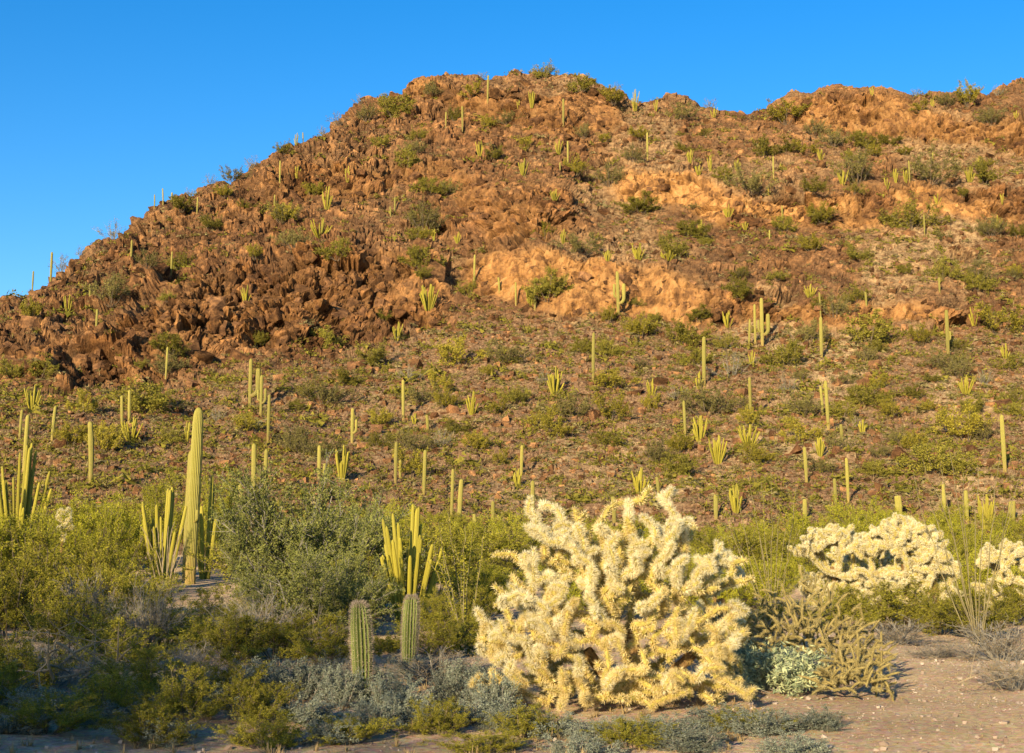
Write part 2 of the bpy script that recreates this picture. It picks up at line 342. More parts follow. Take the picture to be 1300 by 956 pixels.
# ------------------------------------------------------------------ the ground, one sheet
def gz(x, y):
    r = np.maximum(y, 0)
    z = np.interp(r, [0, 40, 58, 72, 85, 100, 140, 2000], [0, 0.0, 0.45, 0.95, 1.9, 2.6, 3.0, 3.0])
    pp = np.stack([np.asarray(x)*0.25, np.asarray(y)*0.25, np.asarray(x)*0], 1)
    fade = np.clip(1 - np.hypot(x, y)/200, 0, 1)
    return z + (0.10*fbm(pp, 3, 3) + 0.02*fbm(pp*8, 2, 9))*fade
ang = np.concatenate([np.linspace(-0.55, 0.55, 200), np.linspace(0.55, 2*math.pi-0.55, 90)[1:-1]])
rad = np.concatenate([[0.0], np.geomspace(1.5, 130, 150), np.geomspace(140, 2500, 24)])
A, RR = np.meshgrid(ang, rad, indexing='ij')
gx_, gy_ = (np.sin(A)*RR).ravel(), (np.cos(A)*RR).ravel()
gp = np.stack([gx_, gy_, gz(gx_, gy_)], 1)
na, nr = len(ang), len(rad)
i0 = np.arange(na)[:,None]; j0 = np.arange(nr-1)[None,:]
a_ = (i0*nr + j0).ravel(); b_ = (((i0+1) % na)*nr + j0).ravel()
gq = np.stack([a_, a_+1, b_+1, b_], 1)
gm = mesh_np('ground', gp, gq, M['soil'], None, True)
GROUND = obj('ground', gm); GROUND['kind'] = 'structure'

bv_h = BVHTree.FromPolygons(p.tolist(), quads.tolist())
ZERO = Vector((0, 0, EYE))
def gz1(x, y): return float(gz(np.array([x]), np.array([y]))[0])
def hit(px, py, maxtry=14):
    for k in range(maxtry):
        d = pix_dir(px, py + k*1.0)
        h = bv_h.ray_cast(ZERO, d)
        gd = None
        if d.z < 0.04:                                      # march to the ground sheet
            t = np.linspace(5, 150, 3000); zz = gz(d.x*t, d.y*t); below = np.nonzero(EYE + d.z*t < zz)[0]
            if len(below): gd = t[below[0]]
        if h[0] is not None and (gd is None or h[0].y < gd*d.y): return h[0]
        if gd is not None: return Vector((d.x*gd, d.y*gd, gz1(d.x*gd, d.y*gd)))
    return None
def at_depth(px, Yd):
    x = te(px, 686)[0]*Yd
    return Vector((x, Yd, gz1(x, Yd)))
def top_z(px, py, Yd): return EYE + te(px, py)[1]*Yd

# ------------------------------------------------------------------ loose rocks
def hull_mesh(name, seed, n=13, flat=0.75):
    r = random.Random(seed); bm = bmesh.new()
    for i in range(n):
        v = Vector((r.gauss(0,1), r.gauss(0,1), r.gauss(0,1))).normalized()*r.uniform(0.42, 0.58)
        v.z *= flat; bm.verts.new(v)
    res = bmesh.ops.convex_hull(bm, input=bm.verts)
    bmesh.ops.delete(bm, geom=[g for g in res['geom_interior'] if isinstance(g, bmesh.types.BMVert)], context='VERTS')
    me = bpy.data.meshes.new(name); bm.to_mesh(me); bm.free(); me.materials.append(M['rock']); return me
HULLS = [hull_mesh('rock', s, rnd.choice((10, 13, 16)), rnd.uniform(0.7, 1.2)) for s in range(12)]
ROCKZ = [((40,395),(250,480),55),((170,330),(470,470),110),((430,300),(600,430),50),((600,375),(800,415),18),((330,200),(760,310),45),((490,95),(800,180),25),((760,260),(1300,400),30),((0,400),(90,480),14)]
for (x0,y0),(x1,y1),n in ROCKZ:
    for i in range(n*85//100):
        h = hit(rnd.uniform(x0,x1), rnd.uniform(y0,y1))
        if h is None: continue
        s = min(4.6, rnd.lognormvariate(.62, .42))*(h.y/210)*(1.2 if x1 < 610 else .85)
        o = obj('rock', rnd.choice(HULLS), HILL, h + Vector((0, 0.25*s, -0.15*s)), (rnd.uniform(-.5,.5), rnd.uniform(-.5,.5), rnd.uniform(0,6.3)), (s*rnd.uniform(.7,1.2), s*rnd.uniform(.7,1.2), s*rnd.uniform(.8,1.5)))
def batch(template_v, template_f, pos, rotm, scl):
    """many copies of a small mesh joined with numpy: pos (n,3), rotm (n,3,3), scl (n,3)"""
    v = np.einsum('nij,nkj->nki', rotm, template_v*scl[:,None,:]) + pos[:,None,:]
    n, kk = v.shape[:2]
    f = template_f[None] + (np.arange(n)*kk)[:,None,None]
    return v.reshape(-1,3), f.reshape(-1, template_f.shape[1])
def rotz(n, tilt=0.6):
    a = rng.uniform(0, 2*math.pi, n); b = rng.normal(0, tilt, n)
    ca, sa, cb, sb = np.cos(a), np.sin(a), np.cos(b), np.sin(b)
    m = np.zeros((n,3,3)); m[:,0,0]=ca; m[:,0,1]=-sa*cb; m[:,0,2]=sa*sb; m[:,1,0]=sa; m[:,1,1]=ca*cb; m[:,1,2]=-ca*sb; m[:,2,1]=sb; m[:,2,2]=cb
    return m
CUBE = np.array([(x,y,z) for x in (-.5,.5) for y in (-.5,.5) for z in (-.5,.5)])*np.array([1,1,.8])
CUBE = CUBE*(1+rng.uniform(-.35,.25,(8,1)))
CUBEF = np.array([(0,1,3,2),(4,6,7,5),(0,4,5,1),(2,3,7,6),(0,2,6,4),(1,5,7,3)])
def pick(n, wgt):
    """random spots on the front of the hill, even in view, weighted"""
    i = rng.integers(2, NT-2, n*4); j = rng.integers(20, NE-2, n*4)
    keep = rng.random(n*4) < wgt[i, j]; i, j = i[keep][:n], j[keep][:n]
    a, b = rng.random(len(i))[:,None], rng.random(len(i))[:,None]
    return HP[i,j]*(1-a)*(1-b) + HP[i+1,j]*a*(1-b) + HP[i,j+1]*(1-a)*b + HP[i+1,j+1]*a*b
sp = pick(18500, np.clip(screem*1.0+0.12, 0, 1))
s_ = np.exp(rng.normal(-1.30, 0.48, len(sp)))*(sp[:,1]/150)
v, f = batch(CUBE, CUBEF, sp, rotz(len(sp)), s_[:,None]*rng.uniform(.7,1.3,(len(sp),3)))
o = obj('scree', mesh_np('scree', v, f, M['scree'])); o['kind'] = 'stuff'; o['label'] = 'loose red brown stones strewn over the hillside'

hv_ = np.empty(len(HULLS[2].vertices)*3, np.float32); HULLS[2].vertices.foreach_get('co', hv_); hv_ = hv_.reshape(-1,3)
hf_ = np.array([list(q.vertices) for q in HULLS[2].polygons])
sp = pick(3600, np.clip(rockm*1.2-.25-1.5*orange, 0.02, 1)); s_ = np.exp(rng.normal(-.35, .5, len(sp)))*(sp[:,1]/200)
v, f = batch(hv_, hf_, sp, rotz(len(sp)), s_[:,None]*rng.uniform(.7,1.4,(len(sp),3)))
o = obj('rubble', mesh_np('rubble', v, f, M['scree'])); o['kind'] = 'stuff'; o['label'] = 'broken brown boulders heaped over the upper hill'
# ------------------------------------------------------------------ low scrub and dry grass on the slope (uncountable)
def tuft(nb, spread, seed):
    r = np.random.default_rng(seed)
    th = r.uniform(0, 6.283, nb); el = r.uniform(0.15, 1.45, nb); L = r.uniform(.5, 1, nb)
    base = np.stack([np.cos(th)*.18*r.random(nb), np.sin(th)*.18*r.random(nb), np.zeros(nb)], 1)
    tip = base + np.stack([np.cos(th)*np.cos(el)*spread, np.sin(th)*np.cos(el)*spread, np.sin(el)], 1)*L[:,None]
    sd = np.stack([-np.sin(th), np.cos(th), np.zeros(nb)], 1)*0.09
    v = np.concatenate([base-sd*.6, base+sd*.6, tip], 0)
    return v, np.stack([np.arange(nb), np.arange(nb)+nb, np.arange(nb)+2*nb], 1)
def mound(nb, seed):
    r = np.random.default_rng(seed)
    u = r.normal(0, 1, (nb,3)); u /= np.linalg.norm(u, axis=1, keepdims=True); u[:,2] = np.abs(u[:,2])
    c = u*r.uniform(.45, 1, (nb,1))*np.array([.8,.8,.75])
    a = r.normal(0, .17, (nb,3)); b = r.normal(0, .17, (nb,3))
    return np.concatenate([c, c+a, c+b], 0), np.stack([np.arange(nb), np.arange(nb)+nb, np.arange(nb)+2*nb], 1)
wsl = np.clip(screem*1.0 + 0.20 - orange, 0, 1)
for nm, mt, tv, n, s0, lab in (('dry_grass', 'drygrass', tuft(14, .9, 1), 13000, .40, 'pale dry grass tufts between stones on the slope'),
                               ('low_scrub', 'dullscrub', mound(28, 2), 7000, .54, 'low dull olive scrub dotted over the slope'),
                               ('green_scrub', 'hillgreen', mound(34, 3), 6800, .70, 'small yellow green scrub dotted over the slope')):
    sp = pick(n, wsl); s_ = np.exp(rng.normal(math.log(s0), .35, len(sp)))*(0.45+0.55*sp[:,1]/150)
    v, f = batch(tv[0], tv[1], sp-np.array([0,0,.04]), rotz(len(sp), .1), np.repeat(s_[:,None], 3, 1)*np.array([1.25,1.25,.9]))
    o = obj(nm, mesh_np(nm, v, f, M[mt])); o['kind'] = 'stuff'; o['label'] = lab

# ------------------------------------------------------------------ tubes, cactus columns, shrubs
def tube(path, rads, sides=5, cap=True):
    path = np.asarray(path, float); n = len(path); rads = np.broadcast_to(np.asarray(rads, float), (n,))
    tg = np.gradient(path, axis=0); tg /= np.linalg.norm(tg, axis=1, keepdims=True)+1e-9
    ref = np.array([0,0,1.0]) if abs(tg[0,2]) < .9 else np.array([1.0,0,0])
    u = np.cross(tg, ref); u /= np.linalg.norm(u, axis=1, keepdims=True)+1e-9; w_ = np.cross(tg, u)
    a = np.arange(sides)*2*math.pi/sides
    v = path[:,None,:] + rads[:,None,None]*(np.cos(a)[None,:,None]*u[:,None,:] + np.sin(a)[None,:,None]*w_[:,None,:])
    f = [(i*sides+j, i*sides+(j+1)%sides, (i+1)*sides+(j+1)%sides, (i+1)*sides+j) for i in range(n-1) for j in range(sides)]
    return v.reshape(-1,3), np.array(f)
def join(parts):
    vs, fs, o = [], [], 0
    for v, f in parts: vs.append(v); fs.append(f+o); o += len(v)
    return np.concatenate(vs), np.concatenate(fs)
def column(name, ribs, per, rings, depth, mat, base=.75, lean=0.0, top=.93, seed=0, bend=None, crest=1.0, dome=.06):
    """fluted column of unit height and unit width with a domed tip"""
    r = np.random.default_rng(seed); ns = ribs*per
    zt = np.concatenate([np.linspace(0, 1-dome, rings), 1-dome*(1-np.sin(np.linspace(0, math.pi/2, 6)[1:]))])
    prof = np.interp(zt, [0, .12, .55, .80, 1-dome], [base, .85, 1.0, .97, top])
    prof[rings:] = top*np.cos(np.linspace(0, math.pi/2, 6)[1:])
    prof[:rings] *= 1+.03*r.normal(0, 1, rings)
    a = np.arange(ns)*2*math.pi/ns; c = np.cos(a*ribs)
    v = np.zeros((len(zt), ns, 3)); cr = np.zeros((len(zt), ns)); up = np.zeros((len(zt), ns))
    for i, z in enumerate(zt):
        rr = .5*prof[i]*(1 + depth*(c-1)/2*min(1, (1-z)*18+.2))
        ox = lean*z*z
        v[i,:,0] = np.cos(a)*rr + ox; v[i,:,1] = np.sin(a)*rr; v[i,:,2] = z
        cr[i] = np.clip((c-.72)/.28, 0, 1)*crest; up[i] = z
    if bend is not None:                                     # an arm: swing out, then up (x and z in units of its own length)
        v = bend(v)
    nz_ = len(zt)
    f = np.array([(i*ns+j, i*ns+(j+1)%ns, (i+1)*ns+(j+1)%ns, (i+1)*ns+j) for i in range(nz_-1) for j in range(ns)])
    me = mesh_np(name, v.reshape(-1,3), f, mat, None, True)
    for nm, d in (('crest', cr), ('up', up)):
        at = me.attributes.new(nm, 'FLOAT', 'POINT'); at.data.foreach_set('value', d.astype(np.float32).ravel())
    return me
SAG = [column('saguaro', 13, 4, 16, .22, M['saguaro'], seed=s, lean=l, base=b) for s, l, b in ((1,0,.7),(2,.25,.8),(3,-.3,.72),(4,.6,.66))]
PIPE = [column('stem', 9, 4, 12, .25, M['organ'], seed=s, base=.7, top=.85) for s in (5, 6)]
BIGSAG = column('trunk', 20, 6, 60, .17, M['saguaro'], seed=8, base=.92, top=.82)
def arm_bend(v):
    z = v[...,2].copy(); x = v[...,0].copy(); o = v.copy()
    a = np.clip(z/.38, 0, 1)*math.pi/2; rr = .24
    cxp = rr*(1-np.cos(0*a)); ext = np.maximum(z-.38, 0)
    px_ = rr*np.sin(a); pz_ = rr*(1-np.cos(a)) + ext
    w_ = .16
    o[...,0] = px_ - x*w_*np.sin(a); o[...,1] = v[...,1]*w_; o[...,2] = pz_ + x*w_*np.cos(a)
    return o
ARM = column('arm', 10, 4, 20, .22, M['saguaro'], seed=9, bend=arm_bend)

def zone(px, py):
    sy = np.interp(px, [a for a, b in SKY], [b for a, b in SKY]); scy = np.interp(px, [a for a, b in SCREE_TOP], [b for a, b in SCREE_TOP])
    if py < sy+14: return 'on the bare skyline ridge' if px < 480 else 'on the summit skyline'
    if py > 640: return 'in the thicket at the hill foot'
    if py > scy+95: return 'on the lower scree above the thicket'
    if py > scy: return 'on the scree slope below the cliffs'
    if px < 560 and py > 290: return 'among the dark rock outcrops of the left flank' if False else 'among the dark jagged rock outcrops'
    if px >= 560 and py > 285: return 'beside the central tan cliff' if px < 1000 else 'on the ledges below the orange cliff band'
    if px > 760 and py < 250: return 'on the terrace above the orange cliff band'
    if px > 760: return 'against the orange cliff band'
    return 'on the rocky slope under the main summit'
def sag_size(h): return 'tall' if h > 5.6 else ('short' if h < 3.4 else 'medium height')
SAGS = [(385,168,182),(355,203,237),(250,250,273),(207,239,261),(196,247,264),(218,244,257),(166,305,339),(217,319,349),(64,320,364),(41,344,358),(348,247,265),
 (619,95,131),(587,134,167),(566,142,160),(715,125,160),(721,179,211),(711,206,216),(501,250,273),(496,262,275),(602,323,362),(822,168,204),(982,198,227),(968,174,192),(808,254,268),
 (993,261,277),(977,292,303),(1155,204,231),(1184,192,204),(1174,272,300),(114,360,389),(122,392,422),(210,440,485),(340,501,562),(164,495,538),(155,502,540),(66,515,560),
 (25,520,557),(34,526,551),(30,527,600),(115,535,613),(126,540,566),(322,563,635),(336,570,628),(655,358,388),(679,355,394),(634,352,372),(512,482,534),(543,527,546),(502,561,613),
 (508,584,607),(538,571,628),(405,565,608),(412,588,626),(662,565,603),(753,422,485),(894,427,491),(870,508,552),(953,479,527),(959,386,438),(951,405,441),(1042,371,403),(1043,402,455),
 (1045,490,529),(1052,482,546),(1276,526,600),(1024,567,613),(1077,581,638),(1193,352,372),(1100,371,389),(1069,545,561),(573,595,659),(583,608,667),(626,636,676),(603,652,680),
 (677,610,664),(836,605,627),(909,636,658),(780,630,664),(1061,607,642),(1142,629,660),(1199,614,660),(1228,622,662),(1285,636,664),(1022,633,660),(306,612,640)]
ARMED = [(317,455,520,((.28,.62,1),)),(331,476,530,((.35,.4,1),(.4,.3,-1))),(447,518,562,((.3,.45,1),)),(785,344,402,((.3,.5,1),(.42,.35,-1))),(968,378,440,((.25,.5,1),(.3,.3,-1))),(1204,393,455,((.38,.22,1),))]
THICK = {1142: 1.8, 1285: 1.8, 115: 1.15, 322: 1.15}
TILT = {1052: .09, 317: 0, 587: .0, 210: .05, 1204: -.04}
def place_sag(px, yt, yb):
    h = hit(px, yb)
    if h is None: return None
    H = top_z(px, yt, h.y) - h.z + .12
    if H < 1.2: H = 1.6
    return h - Vector((0,0,.12)), H
for px, yt, yb in SAGS:
    r = place_sag(px, yt, yb)
    if r is None: continue
    P0, H = r; wd = min(max(.075*H, .27), .50)*THICK.get(px, rnd.uniform(.8,1.1))
    o = obj('saguaro', rnd.choice(SAG), None, P0, (rnd.uniform(-.015,.015), TILT.get(px, rnd.gauss(0,.028)), rnd.uniform(0,6.28)), (wd, wd, H))
    z = zone(px, yb)
    tag(o, f'{sag_size(H)} armless saguaro cactus standing {z}', 'cactus', f'armless saguaros {z}')
for px, yt, yb, arms in ARMED:
    r = place_sag(px, yt, yb)
    if r is None: continue
    P0, H = r; wd = min(max(.075*H, .32), .5); z = zone(px, yb)
    nm = {1: 'one upturned arm', 2: 'two upturned arms'}[len(arms)]
    t_ = thing('saguaro', f'saguaro cactus with {nm} standing {z}', 'cactus', P0, f'saguaros with arms {z}')
    obj('trunk', rnd.choice(SAG[:2]), t_, (0,0,0), (0,0,rnd.uniform(0,6)), (wd, wd, H))
    for a, L, s in arms:
        obj('arm', ARM, t_, (0, -.05, a*H), (0,0,0 if s > 0 else math.pi), (L*H,)*3)
# the big saguaro by the thicket
P0 = at_depth(243, 47.0); H = top_z(247, 517, 47.0) - P0.z + .1
t_ = thing('saguaro', 'largest saguaro cactus, thick green column with corky base rising from the thicket', 'cactus', P0 - Vector((0,0,.1)))
obj('trunk', BIGSAG, t_, (0,0,0), (0, .017, .3), (.405, .405, H))
obj('arm', ARM, t_, (.10, -.12, H*.36), (0, 0, -.7), (.62,.62,.46))
P1 = at_depth(237.5, 49.0)
o = obj('saguaro', SAG[0], None, P1, (0,.03,1), (.34,.34, top_z(239, 570, 49.0)-P1.z))
tag(o, 'slim saguaro cactus half hidden behind the largest saguaro', 'cactus')

# organ pipe cacti: many stems from one root
PIPES = [(377,209,226,10),(441,209,231,8),(415,236,266,18),(406,276,302,36),(551,290,306,6),(581,294,309,12),(609,178,198,14),(675,115,137,12),(658,126,138,6),(709,176,196,14),(664,201,223,16),
 (704,239,254,16),(715,289,309,9),(806,112,141,12),(833,126,141,9),(906,135,149,11),(876,189,207,11),(887,209,222,14),(902,198,217,9),(936,201,217,12),(924,259,276,17),(890,278,295,10),(1042,189,203,14),
 (946,281,292,11),(810,308,330,22),(848,317,331,28),(771,317,331,12),(975,237,248,7),(1069,215,234,17),(1137,214,232,8),(1150,215,232,8),(1126,225,240,8),(1242,198,214,9),(1231,211,231,16),(1190,245,259,11),
 (1273,245,259,8),(1265,273,289,18),(1184,123,135,9),(1290,140,150,9),(1107,109,121,8),(86,374,399,16),(312,361,385,16),(41,488,521,24),(166,529,560,36),(223,444,458,8),(238,535,560,8),(544,360,394,28),(504,408,432,16),
 (704,465,501,24),(599,496,526,20),(526,524,538,8),(434,565,610,22),(673,363,389,14),(827,480,502,16),(887,471,494,10),(888,527,561,20),(911,551,588,26),(950,538,567,30),(924,394,416,16),(1028,360,377,20),(954,443,465,10),
 (1041,554,579,14),(1237,389,413,20),(1226,476,501,24),(1276,435,455,14),(1095,531,551,8),(812,593,628,24),(657,594,617,12),(934,614,650,20),(1252,627,672,24),(376,168,184,8)]
def organ(P0, H, W, n, label, group=None, wd=None, r=rnd, spread=1.0):
    t_ = thing('organ_pipe_cactus', label, 'cactus', P0 - Vector((0,0,.1)), group)
    wd = wd or min(max(.08*H, .17), .30)
    for i in range(n):
        a = 6.283*i/n + r.uniform(-.4,.4); rr = math.sqrt((i+.5)/n)*r.uniform(.85,1.1)
        bx, by = math.cos(a)*rr*W*.16, math.sin(a)*rr*W*.16
        ex, ey = math.cos(a)*rr*W*.55, math.sin(a)*rr*W*.55
        L = H*(1.03-.35*rr*r.random())*(1 if i < 3 else r.uniform(.62, 1.0))
        d = Vector((ex-bx, ey-by, L)).to_track_quat('Z', 'X').to_euler()
        obj('stem', r.choice(PIPE), t_, (bx, by, 0), d, (wd, wd, L))
    return t_
for px, yt, yb, wpx in PIPES:
    h = hit(px, yb)
    if h is None: continue
    H = max(top_z(px, yt, h.y)-h.z, 1.0); W = max(wpx*h.y/F, .7); z = zone(px, yb)
    n = int(min(max(wpx*.85, 6), 22))
    kd = 'broad many stemmed' if W > 2.4 else ('small upright' if H < 2.3 else 'narrow upright')
    organ(h, H+.1, W, n, f'{kd} organ pipe cactus growing {z}', f'organ pipe cacti {z}', wd=min(max(.055*H,.12),.16))
P0 = at_depth(519, 29); organ(P0, top_z(517, 634, 29)-P0.z, 1.4, 36, 'tall bright yellow green organ pipe cactus between the ironwood and ocotillo', wd=.085)
P0 = at_depth(207, 44); organ(P0, top_z(215, 612, 44)-P0.z, 1.5, 14, 'organ pipe cactus above bare grey wands beside the largest saguaro', wd=.115)
P0 = at_depth(22, 56); organ(P0, top_z(22, 562, 56)-P0.z, 2.5, 26, 'wide organ pipe cactus cluster around three slim saguaros', wd=.135)
P0 = at_depth(262, 50); organ(P0, top_z(262, 602, 50)-P0.z, 1.0, 7, 'small organ pipe cactus close beside the largest saguaro', wd=.14)

# shrubs
def shrub(seed, n_main, n_sub, n_tw, n_lf, leaf, flat=1.0, up=.35, tilt=(.05, 1.05), mainr=.012, subs=(.14,.34), tws=(.05,.13), lw=.55, wood_sides=3):
    r = np.random.default_rng(seed)
    th = np.arange(n_main)*2.399 + r.uniform(-.4,.4,n_main); ti = r.uniform(tilt[0], tilt[1], n_main)
    D = np.stack([np.cos(th)*np.sin(ti), np.sin(th)*np.sin(ti), np.cos(ti)], 1)
    L = r.uniform(.62, .98, n_main)*(1/np.sqrt((D[:,0]**2+D[:,1]**2)/.46**2*.25*4 *.25 + D[:,2]**2 + .15))
    B = np.stack([np.cos(th)*.05, np.sin(th)*.05, np.zeros(n_main)], 1)
    ts = np.linspace(0, 1, 6)
    MP = B[:,None]+D[:,None]*L[:,None,None]*ts[None,:,None]*.85 + np.array([0,0,1])*(ts**2*.10)[None,:,None] + r.normal(0,.012,(n_main,6,3))*ts[None,:,None]
    parts = [tube(MP[i], np.linspace(mainr, mainr*.35, 6), wood_sides+1) for i in range(n_main)]
    def off(PA, DA, n, lo, hi, lens, dev):
        m = len(PA); k = r.uniform(lo, hi, (m,n))*(PA.shape[1]-1); i = np.minimum(k.astype(int), PA.shape[1]-2); fr = (k-i)[...,None]
        row = np.arange(m)[:,None]
        S = (PA[row,i]*(1-fr)+PA[row,i+1]*fr).reshape(-1,3)
        d = np.repeat(DA, n, 0) + r.normal(0, dev, (m*n,3)) + np.array([0,0,up]); d /= np.linalg.norm(d, axis=1, keepdims=True)
        l = r.uniform(*lens, m*n); Eo = S + d*l[:,None]; return np.stack([S, (S+Eo)/2 + r.normal(0,.006,S.shape), Eo], 1), d
    SP, SD = off(MP, D, n_sub, .22, 1.0, subs, .55)
    for i in range(len(SP)): parts.append(tube(SP[i], [mainr*.4, mainr*.3, mainr*.18], wood_sides))
    TP, TD = off(SP, SD, n_tw, .25, 1.0, tws, .6)
    v, f = join(parts)
    # twigs: thin slivers
    sd = np.cross(TD, r.normal(0,1,TD.shape)); sd /= np.linalg.norm(sd,axis=1,keepdims=True)+1e-9; sd *= mainr*.16
    nt_ = len(TP); tv = np.concatenate([TP[:,0]-sd, TP[:,0]+sd, TP[:,2]+sd*.5, TP[:,2]-sd*.5]); tf = np.stack([np.arange(nt_)+k*nt_ for k in range(4)], 1)
    v, f = join([(v, f), (tv, tf)])
    wood = (v*np.array([1,1,flat]), f)
    k = r.uniform(.15, 1.05, (nt_, n_lf))[...,None]
    C = (TP[:,None,0]*(1-k)+TP[:,None,2]*k).reshape(-1,3) + r.normal(0, leaf*.6, (nt_*n_lf,3))
    n = len(C); a = r.normal(0,1,(n,3)) + np.repeat(TD, n_lf, 0)*.7; a /= np.linalg.norm(a,axis=1,keepdims=True); b = np.cross(a, r.normal(0,1,(n,3))); b /= np.linalg.norm(b,axis=1,keepdims=True)+1e-9
    s = leaf*r.uniform(.6,1.3,(n,1))
    lv = np.concatenate([C-a*s*.6, C+b*s*lw*.5, C+a*s*.6, C-b*s*lw*.5]); lf = np.stack([np.arange(n)+k*n for k in range(4)], 1)
    return wood, (lv*np.array([1,1,flat]), lf)
def shrub_pair(name, leafm, woodm, **kw):
    wd, lf = shrub(**kw)
    return mesh_np('branches', *wd, M[woodm]), mesh_np('foliage', *lf, M[leafm])
def shrub_one(name, leafm, woodm, **kw):
    wd, lf = shrub(**kw); v, f = join([wd, lf])
    return mesh_np(name, v, f, [M[woodm], M[leafm]], np.concatenate([np.zeros(len(wd[1])), np.ones(len(lf[1]))]))
HS = [shrub_one('shrub', m_, 'wood', seed=sd, n_main=nm, n_sub=8, n_tw=7, n_lf=nl, leaf=lf_, tilt=tl, up=u, mainr=.009) for sd, m_, nm, nl, lf_, tl, u in
      ((21,'hillgreen',14,9,.040,(.1,1.25),.35),(22,'hillgreen',9,9,.042,(.1,1.35),.2),(23,'hillyellow',13,8,.040,(.05,.9),.6),(24,'hillgreen',16,7,.038,(.2,1.4),.15),(25,'hillyellow',8,8,.042,(.1,1.2),.5),(26,'hillolive',12,6,.038,(.1,1.2),.4),(27,'hillolive',15,5,.036,(.1,1.0),.6))]
HD = [shrub_one('shrub', 'dullscrub', 'greytwig', seed=s, n_main=12, n_sub=6, n_tw=5, n_lf=2, leaf=.035, tilt=(.1,1.2), mainr=.012) for s in (31,32)]
BUSH = [(143,286,28,1),(102,317,14,1),(53,346,15,1),(78,334,25,1),(188,331,30,0),(230,334,28,0),(265,283,25,0),(230,259,30,0),(240,242,12,1),(267,228,15,1),(296,219,30,0),(320,208,18,1),(285,245,20,0),(360,273,32,0),(373,302,28,0),(395,241,22,0),(361,190,20,0),(323,323,18,0),(311,260,20,0),
 (599,116,27,0),(577,147,22,0),(548,117,22,0),(545,238,28,0),(571,240,26,0),(526,188,25,0),(532,172,18,0),(483,180,22,0),(500,136,40,0),(535,331,38,0),(538,281,40,0),(428,318,35,0),(361,277,28,0),(372,306,28,0),(399,240,22,0),(457,128,14,1),(428,153,20,1),(410,168,14,1),(645,150,24,0),(670,183,24,0),(618,158,20,0),(692,296,20,0),(739,311,40,0),(692,93,25,0),(739,108,26,0),(730,216,25,0),(741,169,20,0),(629,196,25,0),(488,124,12,1),(612,92,14,1),(516,205,30,0),(466,146,25,0),(526,299,22,0),(541,299,20,0),
 (775,226,35,0),(769,176,20,0),(812,171,25,0),(779,124,28,0),(866,144,28,0),(865,188,16,0),(804,197,25,0),(812,260,35,0),(917,222,30,0),(950,233,40,0),(970,190,30,0),(998,188,22,0),(1020,190,28,0),(998,146,40,0),(892,169,14,0),(851,316,34,0),(876,291,32,0),(898,306,18,0),(997,287,26,0),(1031,312,28,0),(940,346,18,0),(986,350,18,0),(1031,236,30,0),(1040,277,25,0),(880,262,12,0),(901,133,15,1),(782,101,12,1),
 (1229,125,30,0),(1162,117,14,1),(1267,117,16,1),(1201,128,30,0),(1168,136,20,0),(1258,150,30,0),(1094,180,28,0),(1126,177,25,0),(1057,177,28,0),(1036,165,28,0),(1110,194,20,0),(1149,193,18,0),(1088,218,50,0),(1181,218,45,0),(1248,222,35,0),(1256,208,14,0),(1079,199,22,0),(1044,274,32,0),(1157,277,45,0),(1126,277,20,0),(1258,290,35,0),(1292,293,25,0),(1198,345,32,0),(1088,323,28,0),(1148,342,18,0),(1240,354,38,0),(1289,346,20,0),(1085,240,20,0),(1222,246,14,0),(1195,301,18,0),
 (38,398,28,0),(141,373,45,0),(216,439,40,0),(14,470,30,0),(50,470,35,0),(107,516,32,0),(188,506,60,0),(314,538,32,0),(329,433,25,0),(89,555,35,0),(213,378,15,0),(216,555,30,0),(389,496,20,0),(373,517,16,0),(373,561,45,0),(132,564,40,0),(72,499,12,0),(216,467,35,0),(276,527,25,1),(179,464,15,0),(326,558,14,0),
 (414,431,38,0),(475,453,40,0),(410,499,48,0),(438,481,30,0),(580,451,50,0),(642,450,40,0),(485,532,28,0),(566,511,28,0),(535,501,35,0),(580,542,30,0),(704,547,35,0),(723,517,45,0),(739,442,25,0),(632,517,28,0),(604,564,32,0),(522,561,38,0),(482,561,28,0),(413,571,40,0),(381,568,30,0),(654,503,28,0),(639,583,26,0),(557,489,30,0),(519,477,26,1),(596,367,28,0),(695,368,40,0),(488,401,18,0),(538,348,22,0),(690,536,30,0),(620,473,18,0),(519,593,40,0),
 (871,426,42,0),(813,419,36,0),(940,370,35,0),(939,348,18,0),(772,444,28,0),(777,483,38,0),(774,522,40,0),(826,514,24,0),(898,514,50,0),(998,453,40,0),(929,467,40,1),(920,437,22,0),(1030,423,35,0),(950,533,30,0),(772,557,30,0),(835,579,34,0),(863,593,38,0),(863,568,30,0),(961,580,40,0),(1019,517,40,0),(1017,552,35,0),(1014,475,22,0),(887,401,22,0),(807,384,14,0),(774,403,22,0),(830,403,15,0),(1039,387,22,0),(813,462,16,0),(882,456,26,0),
 (1102,422,50,0),(1060,392,42,0),(1088,376,25,0),(1101,452,26,0),(1113,441,22,0),(1198,458,40,0),(1217,470,35,0),(1267,408,55,0),(1280,461,32,0),(1101,502,42,0),(1131,522,28,0),(1179,517,20,0),(1237,517,28,0),(1159,499,20,0),(1069,481,22,0),(1060,560,26,0),(1160,564,32,0),(1226,546,50,0),(1248,552,30,0),(1190,586,55,0),(1291,521,28,0),(1181,480,18,0),(1069,521,28,0),(1113,488,22,0),(1143,555,24,0),(1043,593,26,0),(1113,596,30,0),(1121,574,22,0),(1170,430,28,0),(1214,439,20,0),(1286,505,25,0),(1239,359,35,0),(1287,348,18,0),(860,500,22,1),(1000,490,24,1),(1090,540,22,1),(1250,480,24,1),(690,480,22,1),(560,560,26,1)]
